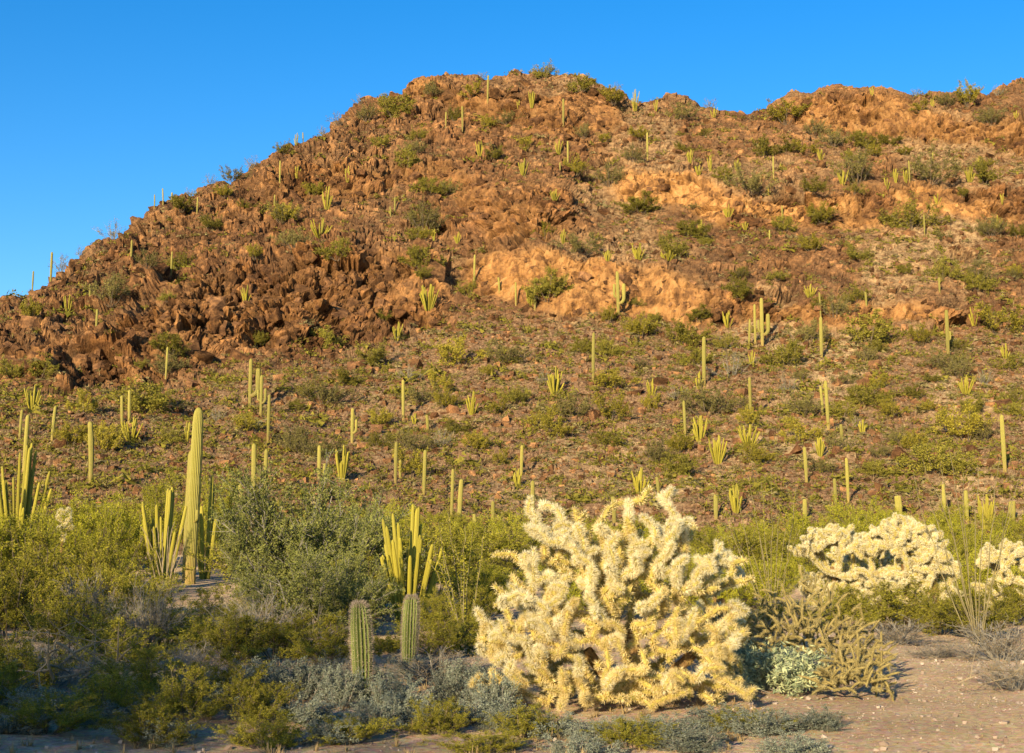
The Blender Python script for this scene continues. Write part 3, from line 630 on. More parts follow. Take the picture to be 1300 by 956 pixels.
for px, yc, wpx, dull in BUSH:
    h = hit(px, yc + wpx*.28)
    if h is None: continue
    W = max(wpx*h.y/F*1.22, .9); H = W*rnd.uniform(.66,.92); z = zone(px, yc)
    nb = min([(math.hypot(px-a[0], yc-a[2]), ' beside a saguaro') for a in SAGS+ARMED]+[(math.hypot(px-a[0], yc-a[2]), ' beside an organ pipe') for a in PIPES])
    z = z + (nb[1] if nb[0] < 26 else '')
    tm = rnd.choice(HD if dull else HS); hue = {'hill_shrub_yellow_leaf': 'yellow green', 'hill_shrub_olive_leaf': 'dull olive'}.get(tm.materials[1].name, 'leafy green')
    o = obj('shrub', tm, None, h-Vector((0,0,.1*H)), (0,0,rnd.uniform(0,6.28)), (W*rnd.uniform(.8,1.12), W*rnd.uniform(.8,1.12), H))
    kd = 'bare twiggy dark shrub' if dull else f'{"wide" if W > 4.2 else ("small" if W < 2.4 else "rounded")} {hue} shrub'
    tag(o, f'{kd} {z}', 'shrub', f'{"bare" if dull else "green"} shrubs {z}')
for px, py, wpx in ((1013,578,19),(1143,582,20)):
    h = hit(px, py); s = wpx*h.y/F
    o = obj('boulder', HULLS[px % 12], None, h+Vector((0,.3*s,.18*s)), (.2,.1,px), (s*1.2,s,s*1.2))
    tag(o, 'rust red boulder on the lower scree ' + ('beside a saguaro' if px < 1100 else 'below green shrubs'), 'boulder')

# ---------------- thicket and foreground shrubs
NEAR = {
 'pv': [shrub_pair('palo_verde', 'palo', 'wood', seed=s, n_main=18, n_sub=10, n_tw=10, n_lf=15, leaf=.021, tilt=(.05,1.0), up=1.0, lw=.32, mainr=.007) for s in (41,42)],
 'cr': [shrub_pair('creosote', 'creosote', 'wood', seed=s, n_main=18, n_sub=9, n_tw=9, n_lf=16, leaf=.018, tilt=(.05,1.2), up=.5, mainr=.007) for s in (51,52,53)],
 'iron': [shrub_pair('ironwood', 'iron', 'greytwig', seed=s, n_main=22, n_sub=10, n_tw=11, n_lf=16, leaf=.017, tilt=(.1,1.3), up=.2, mainr=.009) for s in (61,62)],
 'bu': [shrub_pair('bursage', 'bursage', 'greytwig', seed=s, n_main=26, n_sub=7, n_tw=6, n_lf=7, leaf=.045, tilt=(.1,1.25), up=.3, mainr=.012, lw=.45) for s in (71,72)],
 'jo': [shrub_pair('broadleaf', 'thickleaf', 'greytwig', seed=s, n_main=24, n_sub=8, n_tw=5, n_lf=5, leaf=.085, tilt=(.1,1.3), up=.4, mainr=.012, lw=.32) for s in (76,)],
 'dry': [shrub_pair('dry', 'drygrass', 'greytwig', seed=s, n_main=30, n_sub=9, n_tw=9, n_lf=1, leaf=.02, tilt=(.1,1.35), up=.1, mainr=.011) for s in (81,82)],
}
NAMES = {'pv': ('palo_verde', 'bright yellow green palo verde'), 'cr': ('creosote_bush', 'olive green creosote bush'), 'iron': ('ironwood_tree', 'dense grey green ironwood'), 'bu': ('bursage_bush', 'low grey green bursage bush'), 'jo': ('broadleaf_shrub', 'low shrub of thick pale green leaves'), 'dry': ('dry_shrub', 'leafless grey twiggy shrub')}
def near(kind, px, yt, d, wpx, where, group=None):
    P0 = at_depth(px, d); H = max(top_z(px, yt, d)-P0.z, .25); W = wpx*d/F
    br, fo = rnd.choice(NEAR[kind])
    nm, lab = NAMES[kind]
    t_ = thing(nm, f'{lab} {where}', 'tree' if kind == 'iron' else 'bush', P0-Vector((0,0,.03)), group, rnd.uniform(0,6.28), (W, W, H*.93))
    obj('branches', br, t_); obj('foliage', fo, t_)
    return t_
LM = [(22,'the wide organ pipe cluster'),(115,'a corky based saguaro'),(245,'the largest saguaro'),(365,'the tallest ironwood'),(517,'the tall bright organ pipe'),(600,'the ocotillo by the organ pipe'),(760,'the big pale cholla'),(978,'the tall ocotillo'),(1100,'the round pale chollas'),(1236,'the leaning ocotillo wands')]
def mark(px): return min(LM, key=lambda q: abs(q[0]-px))[1]
for a in ((15,622,36,135,'in front of the wide organ pipe cluster'),(92,606,44,120,'beside a slim corky based saguaro'),(152,614,50,110,'between two saguaros in the thicket'),
          (200,600,62,80,'behind the organ pipe with bare wands'),(275,596,58,70,'behind the largest saguaro'),(500,632,60,80,'behind the tall bright organ pipe'),(590,655,55,95,'behind the ocotillo wands in the thicket'),(645,645,60,100,'far behind the big pale cholla'),
          (960,652,58,85,'behind the tall ocotillo'),(1022,632,58,110,'behind the round pale chollas, wide and feathery'),(1092,628,60,110,'behind the round pale chollas beside a slim saguaro'),(1150,642,56,80,'beside a stubby thick saguaro'),
          (1212,655,55,90,'behind leaning ocotillo wands'),(1275,648,60,90,'far behind, beside a stubby saguaro and organ pipe'),(1240,690,34,95,'under the leaning ocotillo wands'),(925,692,42,85,'between the big cholla and the tall ocotillo'),(885,655,62,70,'behind the big pale cholla')):
    near('pv', *a)
for a in ((365,574,31,180,'the tallest, filling the middle of the thicket'),(425,604,31,140,'leaning against the tallest ironwood'),(328,640,32,90,'beside the largest saguaro'),(440,672,27,80,'touching the tall bright organ pipe'),(400,690,25,150,'in front of the tallest ironwood'),(460,628,54,80,'far behind, near two slim saguaros')):
    near('iron', *a)
for a in ((55,664,29,160,'below the wide organ pipe'),(130,676,27,125,'below a palo verde'),(18,695,22,150,'half in shade below a palo verde'),(95,745,19.5,130,'behind the fallen dead branches'),(170,702,25,105,'beside the bare wands'),
          (215,752,21.5,120,'at the foot of the bare wands'),(155,775,18,115,'beside the fallen dead branches'),(280,738,23,115,'at the foot of the largest saguaro'),(300,772,19,120,'in front of the largest saguaro'),(350,765,19.5,130,'in front of the ironwoods'),(420,772,18.5,110,'beside the taller young saguaro'),
          (560,770,20,110,'beside the shorter young saguaro'),(492,800,20.5,60,'between the two young saguaros'),(585,742,24,95,'behind the dry shrub near the big pale cholla'),(612,728,30,90,'at the foot of the ocotillo by the organ pipe'),(555,745,26,60,'in front of the tall bright organ pipe'),(600,775,22,80,'far behind the big pale cholla'),
          (1140,735,26,160,'under the round pale chollas beside bare gravel'),(1060,738,25,95,'under the round pale chollas behind the buckhorn mound'),(1190,738,25,80,'below the low pale cholla'),(1085,742,29,80,'between the round chollas and the buckhorn'),(1232,742,24,110,'among leaning ocotillo wands'),(1288,725,27,80,'below the pale cholla by leaning ocotillo'),(905,748,22,70,'behind the arms of the big pale cholla'),(960,752,21,80,'between the tall ocotillo and the buckhorn mound'),(200,812,14.6,120,'low and near, beside shaded bursage'),(290,818,14.3,100,'low and near, below the largest saguaro'),(-10,822,14.0,110,'low, in shade in front of dead branches'),(150,842,13.4,110,'low, in shade beside bursage and dead branches'),(240,838,13.0,110,'low, in shade in front of taller creosotes'),(330,848,12.8,90,'low, in shade beside the bursage'),(70,868,12.2,120,'lowest, in front of the dead branches'),(200,884,11.8,120,'lowest, in front of shaded bursage'),(345,892,11.7,110,'lowest, before the taller young saguaro'),(450,896,11.9,80,'lowest, at the foot of the taller young saguaro'),(560,880,12.4,90,'lowest, beside the big pale cholla'),(665,888,12.2,90,'lowest, in front of the big pale cholla'),(800,905,11.6,110,'low and sunlit, in front of the big pale cholla'),(940,893,12.3,90,'low, in front of the broadleaf shrub'),(620,915,11.4,100,'lowest, in shade before the big pale cholla'),(25,800,15.5,120,'in deep shade behind the dead branches')):
    near('cr', *a)
GB = 'bursage along the shaded ground'
for a in ((345,822,15.8,85),(395,830,14.9,70),(440,838,14.2,50),(500,846,13.8,60),(600,826,15.6,75),(632,846,13.6,55),(250,846,14.0,70),(120,858,14.2,80),(60,864,13.6,60),(5,850,14.2,90),(415,826,16.2,60),(470,838,16.4,50),(540,822,16.8,70),(575,838,14.4,60),(520,858,13.4,60),(390,868,13.0,70),(480,880,12.6,60),(610,868,13.0,60),(650,890,12.4,60),
          (40,905,12.2,80),(150,884,13.0,90),(215,912,11.8,60),(330,880,13.2,80),(420,908,11.8,60),(560,886,12.9,70),(1030,905,12.2,60),(700,892,12.3,70),(760,905,11.9,60),(830,896,12.2,80),(905,890,12.6,80),(960,905,12.0,70),(735,930,11.1,70),(870,925,11.3,80),(1000,935,11.0,70)):
    near('bu', *a, *(next((w_, 'bursage '+w_) for lim, w_ in ((175, 'in shade in front of the dead branches'), (400, 'in shade in front of the creosotes'), (545, 'at the foot of the young saguaros'), (670, 'in the shade beside the big pale cholla'), (940, 'in front of the big pale cholla'), (2000, 'on the open gravel')) if a[0] < lim)))
near('jo', 990, 808, 15.2, 85, 'in front of the buckhorn cholla mound'); near('jo', 945, 800, 16.0, 50, 'in the shade of the big pale cholla')
near('dry', 560, 812, 16.2, 110, 'beside the big pale cholla in shade'); near('dry', 1262, 770, 19.0, 115, 'under leaning ocotillo wands beside bare gravel'); near('dry', 1185, 812, 19.5, 70, 'alone on the bare gravel')
near('dry', 1130, 775, 22, 110, 'at the edge of the bare gravel under a creosote'); near('dry', 1285, 815, 15.5, 90, 'beside dead sticks on the gravel'); near('dry', 70, 790, 16.5, 120, 'among the fallen dead branches'); near('dry', 110, 712, 23.5, 90, 'poking out of the creosotes below a palo verde'); near('dry', 190, 722, 21, 80, 'in front of the bare wands'); near('dry', 330, 735, 20.5, 90, 'in front of the ironwoods'); near('dry', 250, 800, 16.5, 80, 'below the creosotes near the largest saguaro'); near('dry', 430, 820, 16.0, 60, 'behind the taller young saguaro'); near('dry', 965, 770, 18.5, 60, 'behind the buckhorn mound')
# scrubby filling between the thicket plants
for i in range(34):
    px = rnd.uniform(-30, 1330); d = rnd.uniform(52, 88); P0 = at_depth(px, d); s = rnd.uniform(1.6, 3.0)
    kd = rnd.choice(('cr', 'pv', 'cr')); br, fo = rnd.choice(NEAR[kd])
    h = hit(px, 686-(gz1(P0.x, d)-EYE)*F/d) 
    t_ = thing(NAMES[kd][0], f'{NAMES[kd][1]} in the brush belt behind {mark(px)}', 'bush', P0-Vector((0,0,.05)), f'brush belt behind {mark(px)}', rnd.uniform(0,6.28), (s*1.25, s*1.25, s*.8))
    obj('branches', br, t_); obj('foliage', fo, t_)
for i in range(100):
    px = rnd.uniform(-350, 1750); d = rnd.uniform(23, 52); kd = rnd.choice(('cr', 'cr', 'pv'))
    if px > 930 and d < 31: continue
    if 185 < px < 300 and d < 47: continue
    if 470 < px < 560 and d < 34: continue
    P0 = at_depth(px, d); s = rnd.uniform(.8, 1.5) if d < 36 else rnd.uniform(1.1, 2.2); br, fo = rnd.choice(NEAR[kd])
    t_ = thing(NAMES[kd][0], f'low {NAMES[kd][1]} in the thicket near {mark(px)}', 'bush', P0-Vector((0,0,.05)), f'low bushes near {mark(px)}', rnd.uniform(0,6.28), (s*1.6, s*1.6, s*.9))
    obj('branches', br, t_); obj('foliage', fo, t_)
# trees behind the photographer, they shade the near ground on the left
for i, (x, y, s) in enumerate(((-10.0,-4.6,5.4),(-12.4,-4.5,6.0),(-14.6,-4.2,7.2),(-17.2,-4.0,8.0),(-20.0,-4.0,8.4),(-12.0,-7.5,6.6),(-15.0,-8.0,8.4),(-18.5,-8.0,9.2))):
    br, fo = NEAR['iron'][i % 2]
    t_ = thing('mesquite_tree', 'leafy mesquite tree behind the photographer shading the near ground', 'tree', (x, y, gz1(x,y)-.05), 'mesquites behind the photographer', i*1.3, (s*.80, s*.80, s*.97))
    obj('branches', br, t_); obj('foliage', fo, t_)

# ---------------- young saguaros with spines
def young(px, yt, d, wpx, label, seed, lean=0.0):
    P0 = at_depth(px, d); H = top_z(px, yt, d)-P0.z+.05; W = wpx*d/F
    t_ = thing('young_saguaro', label, 'cactus', P0-Vector((0,0,.05)))
    me = column('stem', 16, 8, 40, .42, M['young'], base=.68, top=.90, seed=seed, crest=.55, lean=lean, dome=.13)
    obj('stem', me, t_, (0,0,0), (0,0,.1), (W, W, H))
    r = np.random.default_rng(seed); ns = 16
    pts, dr = [], []
    for k in range(ns):
        a = 2*math.pi*k/ns + .1
        for z in np.concatenate([np.arange(.03, .88, .021), [.9,.92,.94,.955,.97,.98,.99]]):
            pr = np.interp(z, [0,.12,.55,.80,.87,.92,.96,.985,1], [.68,.85,1,.97,.90,.82,.64,.42,.1])*.5
            for q in range(7 if z < .9 else 10):
                pts.append((math.cos(a)*pr*W, math.sin(a)*pr*W, z*H)); u = np.array([math.cos(a), math.sin(a), .1+ (z>.93)*1.1]) + r.normal(0,.62,3); dr.append(u/np.linalg.norm(u))
    pts, dr = np.array(pts), np.array(dr); pts[:,0] += lean*W*(pts[:,2]/H)**2*math.cos(.1); pts[:,1] += lean*W*(pts[:,2]/H)**2*math.sin(.1); L = r.uniform(.018,.042,(len(pts),1))*(1+.4*(pts[:,2:]>.93*H))
    sd = np.cross(dr, r.normal(0,1,dr.shape)); sd /= np.linalg.norm(sd,axis=1,keepdims=True); sd *= .0016; n = len(pts)
    obj('spines', mesh_np('spines', np.concatenate([pts-sd, pts+sd, pts+dr*L]), np.stack([np.arange(n)+k*n for k in range(3)],1), M['sagspine']), t_)
young(463, 764, 14.9, 27, 'taller ribbed young saguaro with shaggy spiny tip', 3, -.22)
young(521, 756, 18.2, 21, 'shorter ribbed young saguaro beside the taller one', 4, .12)

# ---------------- chollas
def joint(name, L, r0, n, sl, seed, skin, spn, wdt=.0038):
    r = np.random.default_rng(seed)
    z = np.linspace(0, L, 8); rad = r0*np.array([.55,.9,1,1.05,1.05,1,.8,.2])
    bend = np.stack([.018*np.sin(z/L*2.5), .012*np.cos(z/L*2), z], 1)
    v, f = tube(bend, rad, 6)
    zz = r.uniform(0, 1.0, n); a = r.uniform(0, 6.283, n); rr = np.interp(zz*L, z, rad)
    c = np.stack([np.interp(zz*L, z, bend[:,0])+np.cos(a)*rr, np.interp(zz*L, z, bend[:,1])+np.sin(a)*rr, zz*L], 1)
    d = np.stack([np.cos(a), np.sin(a), .15+1.6*np.maximum(zz-.82,0)/.18], 1) + r.normal(0,.42,(n,3)); d /= np.linalg.norm(d,axis=1,keepdims=True)
    sd = np.cross(d, r.normal(0,1,(n,3))); sd /= np.linalg.norm(sd,axis=1,keepdims=True); sd *= wdt*.5
    ln = sl*r.uniform(.55,1.15,(n,1))
    sv = np.concatenate([c-sd, c+sd, c+d*ln+sd*.15, c+d*ln-sd*.15]); sf = np.stack([np.arange(n)+k*n for k in range(4)],1)
    vv, ff = join([(v,f),(sv,sf)])
    return mesh_np(name, vv, ff, [skin, spn], np.concatenate([np.zeros(len(f)), np.ones(n)]))
JP = [joint('joint', .25, .025, 520, .060, s, M['chollaskin'], M['spine'], .0052) for s in (1,2,3,4)]
JO = [joint('joint', .25, .030, 480, .045, s, M['oldskin'], M['oldspine']) for s in (5,6)]
JG = [joint('joint', .25, .025, 460, .055, s, M['chollaskin'], M['goldspine'], .0052) for s in (16,17,18)]
JI = [joint('joint', .25, .030, 150, .050, s, M['chollaskin'], M['goldspine'], .011) for s in (14,15)]
JF = [joint('joint', .25, .040, 420, .055, s, M['chollaskin'], M['spine'], .009) for s in (7,8)]
JB = [joint('joint', .30, .014, 130, .024, s, M['buckskin'], M['buckspine'], .004) for s in (9,10,11)]
def chain(t_, path, pale_from, meshes, old, step, scale, r, side=0.0, cnt=None):
    """joints end to end along a path"""
    path = [Vector(x) for x in path]; seg = [(b-a).length for a, b in zip(path, path[1:])]; tot = sum(seg); n = max(1, round(tot/step))
    def pt(s):
        s = max(0, min(s, tot-1e-6))
        for a, b, l in zip(path, path[1:], seg):
            if s <= l: return a.lerp(b, s/l)
            s -= l
        return path[-1]
    for i in range(n):
        a, b = pt(tot*i/n), pt(tot*(i+1)/n)
        if i < n-1: b = b + Vector((r.gauss(0,.02), r.gauss(0,.02), r.gauss(0,.015)))
        fr = (i+.5)/n; L = (b-a).length*1.12
        me = r.choice(meshes if fr >= pale_from else old)
        obj('joint', me, t_, a, (b-a).to_track_quat('Z', 'X').to_euler(), (scale, scale, L/.25 if me not in JB else L/.30))
        cnt[0] += 1
        if fr > .3 and r.random() < side:
            d = ((b-a).normalized()*.5 + Vector((r.gauss(0,1), r.gauss(0,1), r.gauss(.25,.6))).normalized()).normalized()
            obj('joint', r.choice(meshes if fr > pale_from*.8 else old), t_, a.lerp(b, r.uniform(.3,.9)), d.to_track_quat('Z','X').to_euler(), (scale*.95, scale*.95, r.uniform(.5,.85)))
            cnt[0] += 1
def bez(a, b, c, n=7):
    a, b, c = map(Vector, (a, b, c)); return [a*(1-t)**2 + b*2*t*(1-t) + c*t*t for t in np.linspace(0,1,n)]
# hero cholla: tips traced from the photograph (px, py, depth offset in metres)
D0 = 14.6; R0 = random.Random(5)
base = at_depth(800, D0)
HERO = thing('cholla', 'big pale spiny cholla cactus with many bristling joints, largest of its kind', 'cactus', base)
trunk_v, trunk_f = join([tube(bez((0,0,-.1),(.03,0,.35),(.0,.05,.75)), np.linspace(.11,.07,7), 10), tube(bez((0,0,.0),(-.25,0,.2),(-.45,-.05,.55)), np.linspace(.09,.05,7), 9), tube(bez((0,0,.0),(.3,0,.2),(.62,-.05,.5)), np.linspace(.08,.05,7), 9)])
r_ = np.random.default_rng(2); nn = 5200; pk = r_.integers(0, len(trunk_f), nn); cc = trunk_v[trunk_f[pk]].mean(1) + r_.normal(0,.016,(nn,3)); dd = r_.normal(0,1,(nn,3)); dd /= np.linalg.norm(dd,axis=1,keepdims=True); s2_ = np.cross(dd, r_.normal(0,1,(nn,3))); s2_ /= np.linalg.norm(s2_,axis=1,keepdims=True); s2_ *= .0018
obj('trunk', mesh_np('trunk', trunk_v, trunk_f, M['oldskin']), HERO)
obj('trunk_spines', mesh_np('trunk_spines', np.concatenate([cc-s2_, cc+s2_, cc+dd*.045]), np.stack([np.arange(nn)+k*nn for k in range(3)],1), M['oldspine']), HERO)
TIPS = [(604,772,-.2),(628,742,.1),(648,700,.2),(640,838,-.5),(660,800,-.4),(672,648,.1),(688,640,.3),(706,642,0),(728,643,.2),(742,700,-.4),(758,668,.3),(776,640,.4),(797,634,.1),(815,632,.4),(838,628,.2),(858,656,0),(868,690,-.2),
        (842,690,-.5),(812,700,-.6),(778,725,-.7),(745,755,-.8),(700,728,-.6),(680,775,-.7),(716,800,-.9),(770,790,-.9),(826,765,-.8),(868,745,-.6),(902,705,.1),(932,712,.3),(944,735,.2),(925,770,-.2),(936,815,-.3),(900,820,-.6),(862,810,-.8),(940,858,-.5),(885,860,-.8),
        (660,870,-.8),(715,860,-1.0),(780,855,-1.05),(640,770,.4),(800,670,-.2),(720,690,.5),(880,665,.5)]
def grow(t_, nodes, targets, meshes, old, step, scale, r, side, pale_h, inner=None, bend=.2, cap=296, gold=None):
    """targets sorted from the heart outwards; each limb starts at the best older node"""
    out = []; cen = nodes[0].copy()
    def add(a, b, dist, k=1.0):
        me = r.choice(meshes if dist > pale_h else old); unit = .30 if me in JB else .25
        if gold and me in meshes and r.random() > (b.z+.15)/1.5: me = r.choice(gold)
        out.append((dist - .8*(a.y+b.y)*.5, me, a.copy(), (b-a).to_track_quat('Z','X'), Vector((scale*r.uniform(.86,1.1)*k, scale*r.uniform(.86,1.1)*k, (b-a).length*1.1/unit))))
    for tg in sorted(targets, key=lambda q: (q-cen).length):
        a = min(nodes, key=lambda q: (q-tg).length + .35*max(0, q.z-tg.z) + .12*(q-cen).length)
        m = (a+tg)/2 + Vector((r.gauss(0,.5), r.gauss(0,.5), r.gauss(-.05,.4)))*(tg-a).length*bend
        pth = bez(a, m, tg); n = max(1, round((tg-a).length*1.05/step)); prev = a
        for i in range(n):
            b = pth[round(6*(i+1)/n)]; dist = (b-cen).length
            add(prev, b, dist); nodes.append(b.copy()); prev = b
            if r.random() < side:
                d = ((b-cen).normalized()*.6 + Vector((r.gauss(0,1), r.gauss(0,1), r.gauss(.2,.9))).normalized()).normalized(); L = r.uniform(.6,1.0)*step
                add(b-d*.02, b+d*L, dist, .95); nodes.append(b+d*L)
    out.sort(key=lambda q: -q[0])
    for k, me, a, q, sc_ in out[:cap]:
        obj('joint', me, t_, a, q.to_euler(), sc_)
    rest = out[cap:]
    if rest:                                                 # the hidden heart of the plant, past what can be counted
        vs, fs, mi, o_ = [], [], [], 0
        for k, me, a, q, sc_ in rest:
            src = inner.get(me, me) if inner else me
            v = np.empty(len(src.vertices)*3, np.float32); src.vertices.foreach_get('co', v); v = v.reshape(-1,3)
            f = np.empty(len(src.loops), np.int32); src.loops.foreach_get('vertex_index', f); f = f.reshape(-1,4)
            m_ = np.empty(len(src.polygons), np.int32); src.polygons.foreach_get('material_index', m_)
            mt = np.array(q.to_matrix()); v = (v*np.array(sc_))@mt.T + np.array(a)
            vs.append(v); fs.append(f+o_); mi.append(m_); o_ += len(v)
        src = inner.get(rest[0][1], rest[0][1]) if inner else rest[0][1]
        io = obj('inner_joints', mesh_np('inner_joints', np.concatenate(vs), np.concatenate(fs), list(src.materials), np.concatenate(mi)), t_); io['kind'] = 'stuff'
    return len(out)
tg = []
for px, py, dz in TIPS:
    Yt = D0+dz; tg.append(Vector((te(px,py)[0]*Yt, Yt, top_z(px,py,Yt))) - base - Vector((0,0,.03)))
for i in range(540):
    u = R0.uniform(-1,1); wv = R0.uniform(-1, .55); zt_ = R0.random()**1.05
    rr = math.sqrt(max(0, 1-zt_**2.2))
    tg.append(Vector((-.20 + u*1.36*max(rr,.6), wv*1.05*max(rr,.55), .06+zt_*1.74)))
nodes = [Vector((0,0,.35)), Vector((0,.05,.75)), Vector((-.45,-.05,.55)), Vector((.62,-.05,.5)), Vector((-.25,0,.25)), Vector((.3,0,.22))]
grow(HERO, nodes, tg, JP, JO, .165, .88, R0, .6, .30, {m_: JI[i % 2] for i, m_ in enumerate(JP+JG+JO)}, .13, 298, JG)
def small_cholla(px, yt, d, wpx, n, label, seed, meshes=JF, sc=.95):
    r = random.Random(seed); P0 = at_depth(px, d); H = top_z(px, yt, d)-P0.z; W = wpx*d/F
    t_ = thing('cholla', label, 'cactus', P0)
    v, f = tube(bez((0,0,-.1),(.05,.02,H*.25),(-.03,0,H*.55)), np.linspace(.09,.055,7), 9)
    obj('trunk', mesh_np('trunk', v, f, M['oldskin']), t_)
    tg = []
    for i in range(n):
        a = i*2.399; q = math.sqrt((i+.5)/n); k = r.uniform(.55, 1.0)**.5
        tg.append(Vector((math.cos(a)*q*W*.5*k, math.sin(a)*q*W*.44*k, H*(.42+.56*math.sqrt(max(0,1-.75*q*q))*k)-.03)))
    for i in range(n):
        a = r.uniform(0,6.28); q = r.uniform(.5,1)
        tg.append(Vector((math.cos(a)*q*W*.48, math.sin(a)*q*W*.40, H*r.uniform(.16,.5))))
    grow(t_, [Vector((-.03,0,H*.5)), Vector((0,0,H*.35))], tg, meshes, JO, .17, sc, r, .7, .22)
    return t_
small_cholla(916, 690, 18.0, 66, 34, 'low pale cholla pressed against the big pale cholla', 12, JP, .8)
small_cholla(1058, 664, 29, 104, 95, 'round pale cholla behind the buckhorn mound', 1)
small_cholla(1148, 654, 28, 110, 105, 'tallest of the round pale chollas, above a creosote beside bare gravel', 2)
small_cholla(1102, 672, 30.5, 75, 45, 'smaller pale cholla squeezed between two round chollas', 3)
small_cholla(1185, 690, 27.5, 60, 36, 'low pale cholla leaning against the tallest round cholla', 6)
small_cholla(1280, 685, 29, 90, 64, 'lone pale cholla behind leaning ocotillo wands', 4)
small_cholla(80, 636, 40, 24, 9, 'small pale cholla half buried in palo verde', 5)
def buckhorn(px, yt, d, wpx, n, label, seed):
    r = random.Random(seed); P0 = at_depth(px, d); H = top_z(px, yt, d)-P0.z; W = wpx*d/F
    t_ = thing('buckhorn_cholla', label, 'cactus', P0)
    tg = []
    for i in range(n):
        a = i*2.399; q = math.sqrt((i+.5)/n)
        tg.append(Vector((math.cos(a)*q*W*.52, math.sin(a)*q*W*.45, max(.07, H*(1-.72*q*q)*r.uniform(.35,1.05)))))
    grow(t_, [Vector((0,0,.02)), Vector((.1,0,H*.25)), Vector((-.15,0,H*.2)), Vector((W*.25,-.1,.1)), Vector((-W*.25,-.1,.1))], tg, JB, JB, .19, .9, r, .8, 0, None, .1)
buckhorn(1022, 742, 16.4, 190, 330, 'sprawling olive buckhorn cholla mound of thin tangled joints', 8)
buckhorn(1075, 815, 14.6, 95, 90, 'small low buckhorn cholla at the edge of the gravel', 9)
buckhorn(150, 828, 15.3, 60, 16, 'small straggly buckhorn cholla beside fallen dead branches', 10)

# ---------------- ocotillos and bare wands, each stalk a part
def ocotillo(px, d, tips, label, rad=.016, mat='ocotillo', leaf=None, seed=0, bow=.25):
    r = random.Random(seed); P0 = at_depth(px, d); t_ = thing('ocotillo', label, 'shrub', P0)
    for tx, ty in tips:
        dd = d + r.uniform(-.6,.6); e = Vector((te(tx,ty)[0]*dd, dd, top_z(tx,ty,dd)))-P0
        m = Vector((e.x*r.uniform(.1,.75), (dd-d)*.4, e.z*r.uniform(.4,.65))); pth = bez((r.uniform(-.06,.06), r.uniform(-.06,.06), -.05), m, e, 9)
        pth = [q+Vector((r.gauss(0,.022), r.gauss(0,.022), 0))*(i/8) for i, q in enumerate(pth)]
        v, f = tube(pth, np.linspace(rad, rad*.4, 9), 6)
        if leaf:                                             # short leaves up the wand
            rg = np.random.default_rng(r.randrange(9999)); n = 160; k = rg.uniform(.1,.97,n)*8; i = k.astype(int); pa = np.array([list(q) for q in pth]); c = pa[i]*(1-(k-i))[:,None]+pa[np.minimum(i+1,8)]*(k-i)[:,None]
            a = rg.normal(0,1,(n,3)); a /= np.linalg.norm(a,axis=1,keepdims=True); b = np.cross(a, rg.normal(0,1,(n,3))); b /= np.linalg.norm(b,axis=1,keepdims=True)
            lv = np.concatenate([c, c+a*.03+b*.01, c+a*.055, c+a*.03-b*.01]); lf = np.stack([np.arange(n)+q*n for q in range(4)],1)
            vv, ff = join([(v,f),(lv,lf)]); me = mesh_np('stalk', vv, ff, [M[mat], M[leaf]], np.concatenate([np.zeros(len(f)), np.ones(n)]))
        else: me = mesh_np('stalk', v, f, M[mat])
        obj('stalk', me, t_)
    return t_
ocotillo(978, 27, [(905,612),(922,640),(935,622),(948,605),(957,640),(968,612),(980,600),(990,632),(1003,650),(1010,618),(940,665),(1016,672)], 'tall ocotillo with fanned thin wands behind the big pale cholla', .012, leaf='creosote', seed=1)
ocotillo(1236, 22, [(1158,600),(1170,582),(1182,640),(1196,596),(1205,570),(1222,600),(1240,590),(1252,612),(1270,575),(1285,640),(1190,660),(1298,600)], 'ocotillo of leaning bare wands over the gravel edge', .010, seed=2)
ocotillo(590, 22.5, [(548,690),(555,662),(566,650),(578,690),(590,668),(602,675),(612,690),(618,668),(560,705),(545,712)], 'ocotillo wands beside the tall bright organ pipe', .012, leaf='creosote', seed=3)
ocotillo(212, 38, [(180,668),(186,680),(192,672),(199,665),(206,676),(213,668),(220,662),(226,678),(232,670),(238,684),(188,700),(228,700)], 'clump of bare grey wands beside the largest saguaro', .02, 'deadwood', seed=4, bow=.1)
ocotillo(1060, 95, [(1033,478),(1036,500),(1041,520)], 'far thin ocotillo on the scree beside two saguaros', .03, seed=5) if False else None

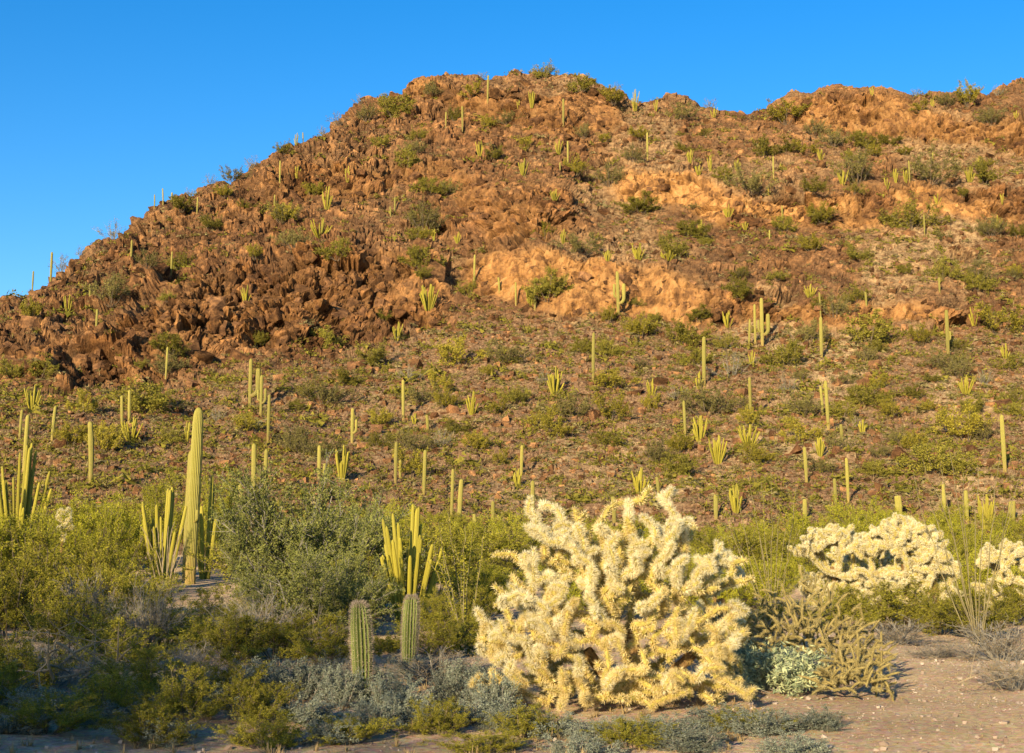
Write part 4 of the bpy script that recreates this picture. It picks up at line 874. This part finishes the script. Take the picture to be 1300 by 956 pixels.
# ---------------- dead branches
def dead(px, d, specs, label, rad=.03, seed=0):
    r = random.Random(seed); P0 = at_depth(px, d); t_ = thing('dead_branch', label, 'branch', P0)
    for (x0,y0),(x1,y1),rr in specs:
        a = Vector((te(x0,y0)[0]*d, d, top_z(x0,y0,d)))-P0; b = Vector((te(x1,y1)[0]*d, d+r.uniform(-.4,.4), top_z(x1,y1,d)))-P0
        m = (a+b)/2 + Vector((r.gauss(0,.05), r.gauss(0,.08), r.gauss(.03,.05)))
        parts = [tube(bez(a,m,b,8), np.linspace(rr, rr*.3, 8)*.5, 6)]
        for q in range(5):
            s = a.lerp(b, r.uniform(.25,.95)); s = s + (m-(a+b)/2)*.5; e = s+Vector((r.gauss(0,.22), r.gauss(0,.2), r.gauss(.08,.14)))
            parts.append(tube(bez(s,(s+e)/2+Vector((0,0,.05)),e,4), np.linspace(rr*.35, rr*.1, 4), 4))
        v, f = join(parts); obj('limb', mesh_np('limb', v, f, M['deadwood']), t_)
dead(100, 15.0, [((68,862),(70,815),.04),((70,818),(45,855),.03),((72,816),(110,862),.035),((100,866),(165,838),.032),((75,860),(140,846),.028),((140,846),(55,785),.018),((120,815),(30,800),.014),((165,840),(85,770),.013),((105,862),(118,838),.022),((150,850),(80,805),.012)], 'pale fallen dead branches tangled in front of shaded creosotes', seed=3)
dead(1240, 14.8, [((1215,868),(1255,850),.016),((1255,850),(1300,858),.014),((1225,872),(1290,848),.010)], 'thin dead stick lying on the bare gravel', seed=4)

# ---------------- pebbles and litter on the near ground
n = 9000; X = np.where(rng.random(n) < .6, rng.uniform(2, 9, n), rng.uniform(-7, 9, n)); Yp = rng.uniform(9.5, 26, n); keep = np.abs(X) < Yp*.42; X, Yp = X[keep], Yp[keep]
s_ = np.exp(np.minimum(rng.normal(-4.6, .65, len(X)), -2.9))
pos = np.stack([X, Yp, gz(X, Yp)+s_*.12], 1)
v, f = batch(CUBE, CUBEF, pos, rotz(len(X)), s_[:,None]*rng.uniform(.7,1.3,(len(X),3)))
M['pebble'] = leaf_mat('pebble', (0.22,0.15,0.11), (0.55,0.44,0.34), 0.0)
o = obj('gravel', mesh_np('gravel', v, f, M['pebble'])); o['kind'] = 'stuff'; o['label'] = 'small pale stones on the bare desert ground'
n = 2200; X = rng.uniform(-7, 8, n); Yp = rng.uniform(10, 24, n); s_ = rng.uniform(.05,.16,n)
tv = tuft(14, 1.0, 9); v, f = batch(tv[0]*np.array([1,1,.8]), tv[1], np.stack([X,Yp,gz(X,Yp)-.005],1), rotz(n,.1), np.repeat(s_[:,None],3,1)*(.35+.65*(X<2.5))[:,None])
o = obj('ground_litter', mesh_np('ground_litter', v, f, M['drygrass'])); o['kind'] = 'stuff'; o['label'] = 'dry grass and litter on the near ground'
